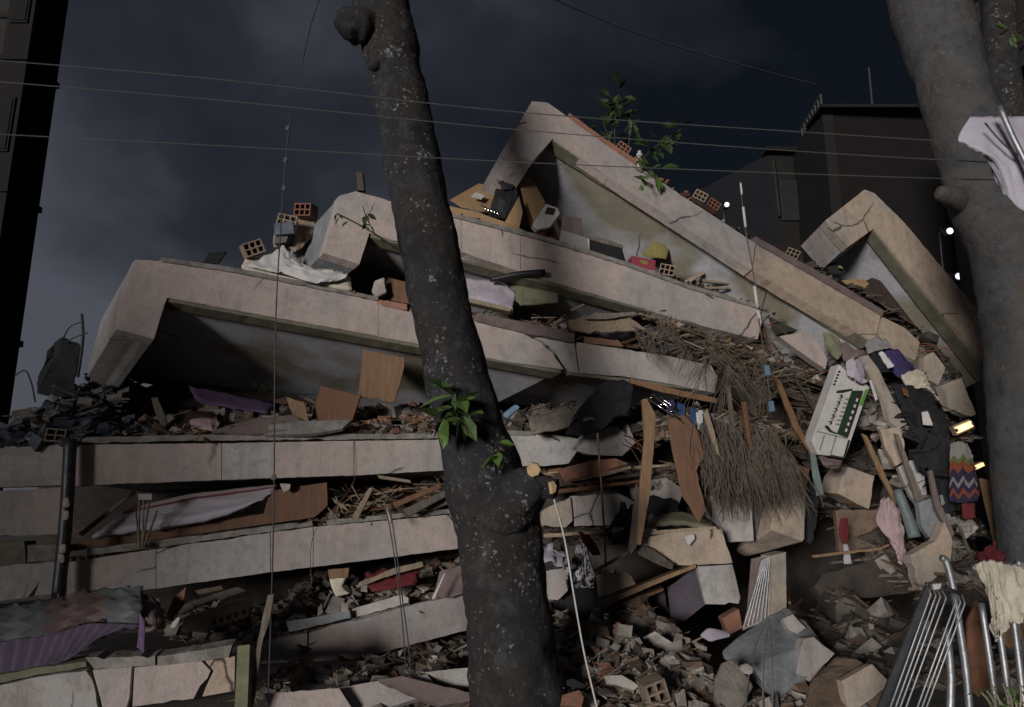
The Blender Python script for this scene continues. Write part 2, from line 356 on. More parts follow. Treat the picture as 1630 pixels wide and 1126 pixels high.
mat('post_grey', (.14, .145, .14), (.095, .10, .095), 4, dirt=.4, patch=(.17, .165, .10), pscale=1.6)
mat('tarp', (.46, .44, .50), (.38, .36, .42), 3, rough=.6, dirt=.2, bump=.25, bscale=8)
emis('lamp_white', (.95, .97, 1.0), 1.6); emis('lamp_warm', (1.0, .74, .34), 1.05); emis('window_blue', (.45, .65, 1.0), .8)
# bark: blotched, with pale lichen spots
def bark(name, c1, c2, lich, amount, brown):
    m = mat(name, c1, c2, 2.6, rough=.95, bump=1.0, bscale=11, dirt=.55, patch=brown, pscale=1.7)
    t = m.node_tree; n = t.nodes; l = t.links; b = n['Principled BSDF']; old = b.inputs['Base Color'].links[0].from_socket
    g = n.new('ShaderNodeNewGeometry')
    dn = n.new('ShaderNodeTexNoise'); dn.inputs['Scale'].default_value = 22; dn.inputs['Detail'].default_value = 4; l.new(g.outputs['Position'], dn.inputs['Vector'])
    dv = n.new('ShaderNodeMix'); dv.data_type = 'VECTOR'; dv.inputs[0].default_value = .075; l.new(g.outputs['Position'], dv.inputs[4]); l.new(dn.outputs[1], dv.inputs[5])
    vo = n.new('ShaderNodeTexVoronoi'); vo.inputs['Scale'].default_value = 21; vo.inputs['Randomness'].default_value = 1; l.new(dv.outputs[1], vo.inputs['Vector'])
    nz = n.new('ShaderNodeTexNoise'); nz.inputs['Scale'].default_value = 3.4; nz.inputs['Detail'].default_value = 6; nz.inputs['Roughness'].default_value = .7; l.new(g.outputs['Position'], nz.inputs['Vector'])
    n2 = n.new('ShaderNodeTexNoise'); n2.inputs['Scale'].default_value = 60; n2.inputs['Detail'].default_value = 3; l.new(g.outputs['Position'], n2.inputs['Vector'])
    def mr(v, a, bb, c, d):
        x = n.new('ShaderNodeMapRange'); x.inputs[1].default_value = a; x.inputs[2].default_value = bb; x.inputs[3].default_value = c; x.inputs[4].default_value = d; l.new(v, x.inputs[0]); return x.outputs[0]
    def mul(a, bb, op='MULTIPLY'):
        x = n.new('ShaderNodeMath'); x.operation = op; l.new(a, x.inputs[0]); l.new(bb, x.inputs[1]); return x.outputs[0]
    size = mr(nz.outputs[0], .43, .70, -.03, .52)
    sp = mul(size, mul(vo.outputs['Distance'], mr(n2.outputs[0], .3, .7, -.2, .2), 'ADD'), 'SUBTRACT')
    f = mr(sp, -.04, .16, 0, amount)
    n3 = n.new('ShaderNodeTexNoise'); n3.inputs['Scale'].default_value = 6.5; n3.inputs['Detail'].default_value = 8; n3.inputs['Roughness'].default_value = .68; l.new(g.outputs['Position'], n3.inputs['Vector'])
    y = n.new('ShaderNodeMix'); y.data_type = 'RGBA'; l.new(mr(n3.outputs[0], .52, .72, 0, .5), y.inputs[0]); l.new(old, y.inputs[6]); y.inputs[7].default_value = (*[v * .42 for v in lich], 1); old = y.outputs[2]
    x = n.new('ShaderNodeMix'); x.data_type = 'RGBA'; l.new(f, x.inputs[0]); l.new(old, x.inputs[6]); x.inputs[7].default_value = (*lich, 1); l.new(x.outputs[2], b.inputs['Base Color'])
bark('bark_lichen', (.027, .027, .031), (.013, .012, .015), (.19, .20, .205), .75, (.030, .026, .025))
bark('bark_grey', (.075, .077, .084), (.042, .042, .047), (.15, .15, .15), .3, (.078, .071, .066))
def zig(cols, kx, ky, amp):
    def bld(t, u, v, mth, uv):
        s = mth('FRACT', mth('ADD', mth('MULTIPLY', u, kx), mth('MULTIPLY', mth('PINGPONG', mth('MULTIPLY', v, ky), .5), amp)))
        return ramp_const(t, s, cols)
    return bld
uvmat('chevron_quilt', zig([(0, (0.106, 0.099, 0.096)), (.10, (0.073, 0.076, 0.080)), (.2, (0.108, 0.111, 0.108)), (.3, (0.067, 0.071, 0.078)), (.42, (0.081, 0.053, 0.055)), (.52, (0.102, 0.077, 0.074)), (.6, (0.075, 0.049, 0.051)), (.7, (0.119, 0.097, 0.085)), (.78, (0.103, 0.117, 0.124)), (.86, (0.143, 0.146, 0.148)), (.92, (0.086, 0.100, 0.107))], .98, 3.0, .16))
uvmat('chevron_knit', lambda t, u, v, mth, uv: ramp_const(t, mth('ADD', v, mth('MULTIPLY', mth('PINGPONG', mth('MULTIPLY', u, 3), .5), .2)), [(0, (0.201, 0.192, 0.179)), (.38, (0.084, 0.111, 0.035)), (.47, (0.165, 0.046, 0.025)), (.60, (0.025, 0.021, 0.043)), (.72, (0.161, 0.147, 0.143)), (.78, (0.025, 0.021, 0.048)), (.86, (0.156, 0.043, 0.030)), (.93, (0.025, 0.021, 0.043))]))
def flor(t, u, v, mth, uv):
    n_ = t.nodes.new('ShaderNodeTexNoise'); n_.inputs['Scale'].default_value = 6; n_.inputs['Detail'].default_value = 1; n_.inputs['Distortion'].default_value = 1.6; t.links.new(uv, n_.inputs['Vector'])
    return ramp_const(t, n_.outputs[0], [(0, (.45, .44, .45)), (.44, (.012, .012, .018)), (.5, (.40, .39, .40)), (.53, (.012, .012, .018))])
uvmat('leaf_print_cloth', flor)
uvmat('striped_sheet', lambda t, u, v, mth, uv: ramp_const(t, v, [(0, (.33, .27, .27)), (.16, (.16, .05, .07)), (.24, (.36, .33, .36)), (.55, (.30, .28, .33)), (.72, (.42, .40, .44)), (.9, (.34, .32, .38))]))
uvmat('purple_stripe', lambda t, u, v, mth, uv: ramp_const(t, mth('FRACT', mth('MULTIPLY', u, 14)), [(0, (0.065, 0.050, 0.078)), (.7, (0.090, 0.071, 0.105))]))
# ------------------------------------------------------------------ the setting
def ground():
    n = 60; S = 300.0; V = []; Fc = []
    ax = [math.copysign(abs(t) ** 3, t) * S for t in [(-1 + 2 * i / n) for i in range(n + 1)]]
    for y in ax:
        for x in ax: V.append((x, y, .015 * noise.noise(Vector((x, y, 0)) * .6)))
    for i in range(n):
        for j in range(n): a = i * (n + 1) + j; Fc.append((a, a + 1, a + n + 2, a + n + 1))
    obj('ground', V, Fc, 'asphalt', kind='structure', smooth=True)
ground()
# ------------------------------------------------------------------ rubble
def chunk_vf(c, s, rot, r):
    V, Fc = box_vf(c, s, rot, .0, r)
    cen = Vector(c); V = [cen + (v - cen) * r.uniform(.62, 1.08) for v in V]
    return V, Fc
def frag(kind, c, size, r):
    rot = (r.uniform(-.7, .7), r.uniform(-.7, .7), r.uniform(0, 6.28))
    if kind == 'chunk': return chunk_vf(c, (size * r.uniform(.6, 1.3), size * r.uniform(.6, 1.2), size * r.uniform(.35, .9)), rot, r)
    if kind == 'plate': return chunk_vf(c, (size * r.uniform(1, 1.9), size * r.uniform(.7, 1.3), size * r.uniform(.08, .2)), rot, r)
    if kind == 'splinter': return chunk_vf(c, (size * r.uniform(2.0, 4.5), size * r.uniform(.12, .3), size * r.uniform(.06, .16)), (r.uniform(-.35, .35), r.uniform(-.5, .5), r.uniform(-1, 1)), r)
MIX_GREY = [('rubble_grey', 5, 'chunk'), ('plaster_white', 2, 'plate'), ('rubble_brown', 3, 'chunk'), ('terracotta', .5, 'chunk'), ('wood_pale', 1.4, 'splinter'), ('wood_brown', 1, 'splinter'), ('rubble_dark', 2, 'plate')]
MIX_WOOD = [('wood_pale', 3, 'splinter'), ('wood_brown', 3, 'splinter'), ('wood_grey', 3, 'splinter'), ('rubble_brown', 3, 'chunk'), ('rubble_grey', 2, 'chunk'), ('rubble_dark', 2, 'plate'), ('cardboard', 1, 'plate')]
MIX_DARK = [('rubble_dark', 4, 'chunk'), ('rubble_brown', 3, 'plate'), ('wood_grey', 2, 'splinter'), ('rubble_grey', 1.5, 'chunk'), ('wood_dark', 2, 'splinter')]
MIX_BLUE = [('rubble_blue', 5, 'chunk'), ('rubble_dark', 3, 'plate'), ('rubble_grey', 1, 'chunk'), ('wood_grey', 2, 'splinter'), ('rubble_blue', 2, 'splinter')]
MIX_RED = [('terracotta', 1.3, 'chunk'), ('rubble_brown', 4, 'plate'), ('rubble_grey', 4, 'chunk'), ('wood_pale', 2, 'splinter'), ('plaster_white', 1.5, 'plate'), ('rubble_dark', 2, 'chunk')]
BACK = Vector((-.14, .99, 0))
def rubble(name, label, path, D, h, n, smin, smax, mix, power=1.6, up=.55, lift=.0, base=None):
    """an uncountable heap: a lumpy bank along a line with fragments lying on it"""
    r = rng_(); pts = smooth_path([P(*p) for p in path], 8); m = len(pts); K = 14
    mats = ['dust', 'rubble_dark']; [mats.append(q[0]) for q in mix if q[0] not in mats]; V = []; Fc = []; fm = []
    off = r.uniform(0, 90)
    def surf(s, t):
        x = s * (m - 1); i = min(int(x), m - 2); p = pts[i].lerp(pts[i + 1], x - i) + BACK * (t * D)
        g = .55 + .9 * noise.noise(Vector((s * 7 + off, t * 2, off)))
        return p + Z * (h * (t ** up) * max(g, .12) + lift - .02)
    NS = m * 4
    for i in range(NS + 1):
        for j in range(K + 1):
            q = surf(i / NS, j / K); V.append(q + noise.noise_vector(q * 9) * .03 + noise.noise_vector(q * 25) * .012)
    for i in range(NS):
        for j in range(K): a = i * (K + 1) + j; Fc.append((a, a + 1, a + K + 2, a + K + 1)); fm.append(base if base is not None else (0 if noise.noise(V[a] * 1.7) > -.1 else 1))
    W = [q[1] for q in mix]
    for _ in range(int(n * 1.9)):
        q = r.choices(mix, W)[0]; s = r.random(); t = r.random() ** 1.25; size = smin * .5 + (smax * 1.25 - smin * .5) * r.random() ** (power * 2.6)
        if noise.noise(Vector((s * 9 + off, t * 3, 5))) < -.25 and r.random() < .7: size *= .5
        v, f = frag(q[2], surf(s, t) + Z * (size * r.uniform(-.1, .25)), size, r)
        b = len(V); V += v; Fc += [tuple(i + b for i in x) for x in f]; fm += [mats.index(q[0])] * len(f)
    return obj(name, V, Fc, mats, label=label, cat='rubble', kind='stuff', fm=fm)
CH = {}
def chunk_mesh(mt, kind, i):
    k = (mt, kind, i)
    if k not in CH:
        r = random.Random(sum(map(ord, mt + kind)) + i * 13); v, f = frag(kind, (0, 0, 0), 1.0, r)
        bm = bmesh.new(); vv = [bm.verts.new(x) for x in v]; [bm.faces.new([vv[a] for a in x]) for x in f]
        bmesh.ops.recalc_face_normals(bm, faces=bm.faces)
        bmesh.ops.bevel(bm, geom=list(bm.edges), offset=.05, segments=1, affect='EDGES', clamp_overlap=True)
        me = bpy.data.meshes.new(kind); bm.to_mesh(me); bm.free(); me.materials.append(M[mt]); CH[k] = me
    return CH[k]
def chunks(name, label, cat_, group, mt, kind, path, n, smin, smax, D=.4, hgt=.12, tilt=.5):
    """countable loose pieces that look alike: each an object of its own"""
    r = rng_(); pts = smooth_path([P(*p) for p in path], 8)
    for i in range(n):
        x = r.random() * (len(pts) - 1); j = min(int(x), len(pts) - 2); t = r.random()
        p = pts[j].lerp(pts[j + 1], x - j) + BACK * (t * D) + Z * (hgt * t)
        o = bpy.data.objects.new(name, chunk_mesh(mt, kind, r.randrange(5))); C.objects.link(o)
        s = r.uniform(smin, smax); o.scale = (s, s * r.uniform(.8, 1.2), s); o.rotation_euler = (r.uniform(-tilt, tilt), r.uniform(-tilt, tilt), r.uniform(-1.2, 1.2) if kind == 'splinter' else r.uniform(0, 6.28)); o.location = p
        tag(o, label, cat_, group)
# hollow clay brick with real cells
def brick_mesh(mt, nx=3, nz_=2, sx=.24, sy=.19, sz=.17):
    V = []; Fc = []; wall = .017
    def q(a): b = len(V); V.extend(a); Fc.append((b, b + 1, b + 2, b + 3))
    xs = [-sx / 2]; zs = [-sz / 2]; cw = (sx - wall * (nx + 1)) / nx; chh = (sz - wall * (nz_ + 1)) / nz_
    for i in range(nx): xs += [xs[-1] + wall, xs[-1] + wall + cw]
    xs.append(sx / 2)
    for i in range(nz_): zs += [zs[-1] + wall, zs[-1] + wall + chh]
    zs.append(sz / 2); y0 = -sy / 2; y1 = sy / 2 - .03
    for i in range(len(xs) - 1):
        for j in range(len(zs) - 1):
            a, b, c, d = xs[i], xs[i + 1], zs[j], zs[j + 1]
            if i % 2 and j % 2:
                q([(a, y1, c), (b, y1, c), (b, y1, d), (a, y1, d)])
                q([(a, y0, c), (b, y0, c), (b, y1, c), (a, y1, c)]); q([(a, y0, d), (a, y1, d), (b, y1, d), (b, y0, d)])
                q([(a, y0, c), (a, y1, c), (a, y1, d), (a, y0, d)]); q([(b, y0, c), (b, y0, d), (b, y1, d), (b, y1, c)])
            else: q([(a, y0, c), (b, y0, c), (b, y0, d), (a, y0, d)])
    X, Y_, Z_ = sx / 2, sy / 2, sz / 2
    q([(-X, Y_, -Z_), (-X, Y_, Z_), (X, Y_, Z_), (X, Y_, -Z_)]); q([(-X, -Y_, -Z_), (-X, -Y_, Z_), (-X, Y_, Z_), (-X, Y_, -Z_)]); q([(X, -Y_, -Z_), (X, Y_, -Z_), (X, Y_, Z_), (X, -Y_, Z_)])
    q([(-X, -Y_, Z_), (X, -Y_, Z_), (X, Y_, Z_), (-X, Y_, Z_)]); q([(-X, -Y_, -Z_), (-X, Y_, -Z_), (X, Y_, -Z_), (X, -Y_, -Z_)])
    me = bpy.data.meshes.new('hollow_brick'); me.from_pydata(V, [], Fc); me.materials.append(M[mt]); me.update(); return me
BRK = {}
def brick(label, px, py, Y, rot, mt='brick_grey', s=1.0, nx=3, group=None):
    k = (mt, nx)
    if k not in BRK: BRK[k] = brick_mesh(mt, nx)
    o = bpy.data.objects.new('hollow_brick', BRK[k]); C.objects.link(o); o.location = P(px, py, Y); o.rotation_euler = [R(a) for a in rot]; o.scale = (s, s, s)
    return tag(o, label, 'brick', group)
# ------------------------------------------------------------------ the stack of collapsed floors
def tray(name, label, fr, panels, pm, plate, D, arm=None, armD=2.8, coping=None, plate_mat='soffit_paint', arm_mat='fascia_paint', drip=True, thick=.17, base=None):
    t = thing(name, label, 'storey', base or fr.pt(0, -.6, 0))
    for i, p in enumerate(panels):
        face_piece('fascia_panel', fr, p, .0, thick + .002 * i, pm[i] if isinstance(pm, list) else pm, parent=t, rough=.0035, seg=.075)
    if arm: face_piece('side_beam', fr, arm, .005, armD, arm_mat, parent=t, rough=.004)
    if plate:
        (a, b) = plate; ua, va = fr.uv(*a); ub, vb = fr.uv(*b)
        r = rng_()
        if arm: va -= (vb - va) / (ub - ua) * .3; ua -= .3
        V, Fc = prism_vf(fr, [(ua, va + .035), (ub, vb + .035), (ub, vb + .17), (ua, va + .17)], thick - .03, D, 0, 0, r); obj('floor_plate', V, Fc, plate_mat, parent=t)
        if drip:
            poly = roughen([(ua + .02, va - .018), (ub - .02, vb - .018), (ub - .02, vb + .03), (ua + .02, va + .03)], 0.12, .002, r)
            V, Fc = prism_vf(fr, poly, .03, thick + .06, 0, 0, r); obj('drip_edge', V, Fc, 'olive_concrete', parent=t)
    for cp in coping or []:
        pts, mt = cp[:2]; face_piece('coping', fr, pts, -.03, .24, mt, parent=t, rough=.005, seg=.07)
    return t
f1 = slab_frame((850, 162, Yf(850)), (1455, 530, 10.6), 23, .15)
tray('collapsed_storey', 'steepest upper floor slab with its corner pointing up against the night sky', f1,
     [[(848, 162), (872, 164), (1010, 262), (1203, 388), (1196, 430), (1000, 303), (880, 221), (848, 257), (802, 236)],
      [(1204.4, 390), (1330, 462), (1402, 503), (1392, 545), (1300, 492), (1199, 432)],
      [(1405, 505), (1440, 522), (1464, 545), (1457, 574), (1438, 566), (1420, 560), (1396, 546)]],
     ['fascia_paint', 'fascia_warm', 'fascia_warm'], ((882, 223), (1392, 545)), 3.0, [(847, 161), (870, 163), (886, 199), (849, 256), (803, 235)], 2.2,
     coping=[([(905, 182), (960, 222), (1012, 257), (1010, 262), (960, 228), (903, 187)], 'terracotta'), ([(1200, 378), (1320, 445), (1404, 496), (1403, 504), (1320, 455), (1202, 388)], 'mauve_screed')])
f1r = slab_frame((1376, 302, 11.0), (1566, 505, 11.3), 7, -.15)
tray('collapsed_storey', 'tan floor slab corner leaning beside the right tree, against the black building', f1r,
     [[(1313, 352), (1376, 302), (1392, 308), (1440, 355), (1566, 505), (1573, 584), (1480, 475), (1391, 364), (1350, 393)]],
     ['fascia_warm'], ((1393, 368), (1575, 600)), 2.6, [(1314, 351), (1375, 303), (1392, 330), (1390, 363), (1350, 391)], .75, arm_mat='fascia_grey')
f2 = slab_frame((548, 308, Yf(548)), (1207, 491, Yf(1207)), 14, .45)
tray('collapsed_storey', 'second floor slab from the top, cardboard boxes lying along its edge', f2,
     [[(540, 312), (566, 305), (619, 319), (733, 348), (735, 401), (626, 383), (588, 371), (572, 421), (515, 403), (534, 341)],
      [(734.6, 349), (828, 374), (829, 433), (735.8, 402)],
      [(829.4, 375), (1000, 424), (1093, 459), (1207, 492), (1213, 512), (1206, 540), (1093, 513), (1009, 487), (830, 434)]],
     ['fascia_paint', 'fascia_paint', 'fascia_paint'], ((590, 374), (1200, 538)), 2.4, [(541, 313), (565, 306), (596, 340), (572, 420), (516, 402), (535, 341)], 1.85,
     coping=[([(720, 341), (870, 379), (1000, 420), (1093, 454), (1207, 487), (1206, 492), (1093, 460), (1000, 426), (870, 386), (720, 347)], 'mortar_lip')], arm_mat='blue_concrete')
f3 = slab_frame((214, 412, Yf(214)), (649, 491, Yf(649)), 16, .48)
tray('collapsed_storey', 'long cantilevered slab at upper left with wide shadowed underside, behind the tree', f3,
     [[(214, 413), (256, 416), (384, 435), (554, 470), (602, 480), (602, 535), (558, 527), (441, 506), (266, 474), (256, 503), (245, 540), (185, 524)],
      [(603, 481), (700, 500), (758, 512), (790, 519), (832, 531), (862, 546), (880, 562), (897, 588), (813, 577), (700, 554), (603, 536)]],
     ['fascia_paint', 'fascia_paint'], ((268, 477), (897, 592)), 3.0, [(214, 414), (254, 417), (266, 472), (246, 538), (186, 523)], 1.9,
     coping=[([(256, 411), (384, 430), (600, 474), (600, 480), (384, 437), (256, 418)], 'mortar_lip'), ([(758, 500), (830, 514), (912, 530), (912, 546), (830, 531), (758, 513)], 'mauve_screed')], arm_mat='fascia_grey')
f3b = slab_frame((850, 530, Yf(850) + .05), (1140, 585, Yf(1140) + .05), 8, .4)
tray('collapsed_storey', 'cracked middle slab section right of the tree, ending under frayed reeds', f3b,
     [[(838, 531), (870, 537), (914, 545), (921, 594), (905, 592), (886, 560), (866, 545)], [(919, 545), (1060, 566), (1132, 582), (1142, 600), (1138, 626), (1060, 610), (997, 600), (924, 594)]],
     ['fascia_grey', 'fascia_paint'], ((905, 594), (1138, 622)), 2.6)
f4 = slab_frame((118, 704, Yf(118)), (705, 699, Yf(705)), 1)
tray('collapsed_storey', 'level floor slab at mid height left of the tree', f4,
     [[(119, 708), (352, 706), (352, 764), (119, 774)], [(353, 706), (436, 704), (436, 761), (353, 764)], [(437, 704), (563, 702), (563, 757), (437, 761)], [(564, 702), (706, 700), (720, 706), (722, 748), (564, 757)]],
     ['fascia_paint', 'fascia_grey', 'fascia_paint', 'fascia_paint'], ((119, 772), (722, 752)), 4, drip=False,
     coping=[([(122, 697), (300, 693), (500, 692), (705, 690), (706, 698), (500, 701), (300, 702), (122, 707)], 'mortar_lip')])
f4b = slab_frame((800, 690, Yf(800)), (1010, 700, Yf(1010)), 0)
tray('collapsed_storey', 'broken end of the level slab just right of the tree trunk', f4b,
     [[(798, 694), (880, 692), (930, 700), (905, 738), (868, 742), (806, 742)], [(934, 684), (1000, 676), (1012, 706), (990, 726), (940, 724), (910, 716)]],
     ['fascia_grey', 'fascia_grey'], ((806, 742), (905, 738)), 2.5, drip=False, coping=[([(796, 685), (850, 688), (850, 694), (796, 693)], 'mortar_lip')])
f5 = slab_frame((106, 895, Yf(106)), (735, 818, Yf(735)), -2)
tray('collapsed_storey', 'floor slab tilted up to the right below the brown wood and white mattress', f5,
     [[(107, 896), (248, 874), (248, 937), (107, 954)], [(249, 874), (430, 848), (430, 911), (249, 937)], [(431, 848), (498, 839), (498, 903), (431, 911)], [(499, 839), (617, 829), (735, 818), (740, 872), (499, 903)]],
     ['fascia_paint', 'fascia_grey', 'fascia_paint', 'fascia_paint'], ((107, 952), (738, 872)), 4, drip=False,
     coping=[([(140, 874), (248, 861), (497, 829), (498, 837), (248, 872), (140, 884)], 'mortar_lip'), ([(520, 828), (617, 819), (720, 810), (720, 817), (617, 827), (520, 836)], 'mortar_lip')])
f6 = slab_frame((412, 1026, Yf(412) - .2), (747, 946, Yf(747) - .2), -3)
tray('collapsed_storey', 'lowest long slab, grey at its left end, rising to the right behind the trunk', f6,
     [[(408, 1028), (435, 1018), (489, 1008), (490, 1069), (410, 1089)], [(492, 1008), (530, 995), (651, 964), (760, 942), (764, 998), (561, 1051), (492, 1069)]],
     ['fascia_grey', 'fascia_paint'], ((412, 1087), (762, 996)), 3.5, drip=False,
     coping=[([(560, 982), (610, 972), (652, 954), (652, 963), (610, 974), (560, 988)], 'mortar_lip')])
f7 = slab_frame((18, 1092, 6.95), (372, 1046, 7.35), -3)
tray('collapsed_storey', 'cracked ground level slab below the purple blanket', f7,
     [[(-30, 1098), (60, 1078), (139, 1067), (150, 1092), (158, 1135), (-30, 1140)], [(147, 1067), (211, 1061), (207, 1110), (202, 1128), (163, 1128), (154, 1092)], [(214, 1063), (320, 1052), (335, 1068), (330, 1080), (318, 1092), (308, 1112), (211, 1125)], [(326, 1052), (374, 1045), (373, 1100), (322, 1109), (334, 1080), (340, 1068)]],
     ['fascia_grey', 'fascia_paint', 'fascia_paint', 'fascia_warm'], ((-30, 1120), (372, 1095)), .9, drip=False,
     coping=[([(137, 1046), (248, 1043), (248, 1058), (152, 1064)], 'mortar_lip'), ([(252, 1044), (370, 1026), (364, 1046), (252, 1059)], 'mortar_lip'), ([(-30, 1080), (60, 1062), (138, 1052), (139, 1062), (60, 1073), (-30, 1094)], 'olive_concrete')])
# far left wall remains
fl = face_frame(60, 780, 9.2, -6, 0)
t = thing('wall_fragment', 'scratched grey wall stub at the far left edge beside the drainpipe', 'wall', P(60, 860, 9.3))
face_piece('wall_panel', fl, [(-40, 716), (103, 708), (104, 772), (-40, 778)], 0, .25, 'fascia_grey', parent=t)
face_piece('wall_panel', fl, [(-40, 783), (96, 776), (97, 850), (-40, 856)], .06, .3, 'fascia_paint', parent=t)
t = thing('wall_fragment', 'cracked low wall stub at the far left above the chevron quilt', 'wall', P(50, 960, 9.2))
face_piece('wall_panel', fl, [(-40, 904), (92, 894), (90, 945), (58, 948), (66, 925), (48, 950), (-40, 962)], -.05, .25, 'fascia_grey', parent=t)
face_piece('coping', fl, [(-40, 866), (40, 862), (42, 896), (-40, 900)], -.02, .25, 'olive_concrete', parent=t)
face_piece('coping', fl, [(44, 868), (92, 866), (92, 890), (44, 896)], -.02, .25, 'mortar_lip', parent=t)
# what is crushed between and behind the floors; coloured dark as deep shade
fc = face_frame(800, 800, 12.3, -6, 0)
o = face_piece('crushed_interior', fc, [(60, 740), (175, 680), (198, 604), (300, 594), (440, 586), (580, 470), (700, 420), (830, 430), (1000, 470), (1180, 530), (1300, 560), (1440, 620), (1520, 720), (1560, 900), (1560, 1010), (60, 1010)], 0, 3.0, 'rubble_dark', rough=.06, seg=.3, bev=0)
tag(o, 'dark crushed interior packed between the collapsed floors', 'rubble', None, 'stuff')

# bent reinforcement sticking out of the broken ends
def rebar(px, py, Y, n, seed, ln=.5, side=1):
    r = random.Random(seed)
    for i in range(n):
        a = P(px + r.uniform(-14, 14), py + r.uniform(-14, 14), Y + .1); d = Vector((side * r.uniform(.3, 1), r.uniform(-.6, .1), r.uniform(-.8, .5))).normalized()
        yield a, a + d * ln * .5 + Vector((0, 0, r.uniform(-.05, .05))), a + d * ln * r.uniform(.8, 1.2) + Vector((r.uniform(-.1, .1), 0, -r.uniform(0, .25)))
STOREYS = [o for o in C.objects if o.name.startswith('collapsed_storey')]
for k, (idx, px, py, Y, n, ln) in enumerate(((0, 1458, 560, 10.6, 6, .45), (2, 1206, 516, 10.8, 6, .5), (4, 1138, 604, 10.7, 7, .55), (6, 1000, 702, 10.4, 5, .4), (3, 190, 470, 9.3, 3, .25), (9, 372, 1072, 7.3, 3, .22))):
    for pts in rebar(px, py, Y, n, 50 + k, ln):
        V, Fc = tube_vf(smooth_path(list(pts), 4), .0075, 5); obj('rebar', V, Fc, 'rust', parent=STOREYS[idx])
# ------------------------------------------------------------------ neighbouring buildings
def quad_wall(name, A, Bb, zlo, zhi, mt, parent, th=.3):
    u = (Bb - A).normalized(); n = Z.cross(u).normalized()
    V = []
    for c in (0, th):
        for q, z in ((A, zlo), (Bb, zlo), (Bb, zhi), (A, zhi)): V.append(Vector((q.x, q.y, z)) + n * c)
    Vv, Fc = fix_normals(V, [(0, 1, 2, 3), (4, 5, 6, 7), (0, 1, 5, 4), (1, 2, 6, 5), (2, 3, 7, 6), (3, 0, 4, 7)])
    return obj(name, Vv, Fc, mt, parent=parent)
def win(parent, A, Bb, s0, s1, z0, z1, mt_f, mt_p, proud=.05):
    u = (Bb - A).normalized(); n = Z.cross(u).normalized(); L = (Bb - A).length
    def bx(a, b, c, d, c0, c1, nm, mt, par):
        V = []
        for k in (c0, c1):
            for (s, z) in ((a, c), (b, c), (b, d), (a, d)): V.append(Vector((A.x, A.y, 0)) + u * s + Z * z - n * k)
        Vv, Fc = fix_normals(V, [(0, 1, 2, 3), (4, 5, 6, 7), (0, 1, 5, 4), (1, 2, 6, 5), (2, 3, 7, 6), (3, 0, 4, 7)])
        return obj(nm, Vv, Fc, mt, parent=par)
    f = bx(s0 - .08, s1 + .08, z0 - .08, z1 + .08, 0, proud, 'window', mt_f, parent)
    bx(s0, s1, z0, z1, .01, proud + .012, 'pane', mt_p, f)
# left: dark tower rising out of the frame
def left_tower():
    c0 = P(-40, 640, 13.6); th_ = 0.0; u = Vector((math.cos(th_), math.sin(th_), 0)); v = Vector((-math.sin(th_), math.cos(th_), 0)); c0.z = 0
    def bx(nm, du, dv, z, su, sv, sz, mt, par): return wbox(nm, c0 - u * du + v * dv + Z * z, (su, sv, sz), mt, rot=(0, 0, th_), parent=par)
    t = thing('apartment_tower', 'tall black tower rising past the left edge of the picture', 'building', c0 - u * .27 + v * .5)
    bx('wall', .27, .5, 10, .54, 1.0, 20, 'dark_facade', t)
    for k in range(6):
        z = 2.2 + k * 2.9
        bx('ledge', .27, .5, z, .62, 1.1, .12, 'dark_facade', t)
        f = bx('window', .27, -.01, z + 1.4, .36, .06, 1.2, 'dark_facade', t)
        bx('pane', .27, -.03, z + 1.4, .28, .06, 1.1, 'dark_facade', f)
    t2 = thing('apartment_tower', 'grey tower slice behind the black tower, at the far left', 'building', P(-140, 640, 30))
    q = P(-75, 640, 30)
    wbox('wall', (q.x - 2.6, 31, 15), (5, 2, 34), 'grey_facade', parent=t2)
    for k in range(9): wbox('ledge', (q.x - 2.6, 30.96, 3 + k * 3), (5.2, 2.1, .2), 'brown_facade', parent=t2)
left_tower()
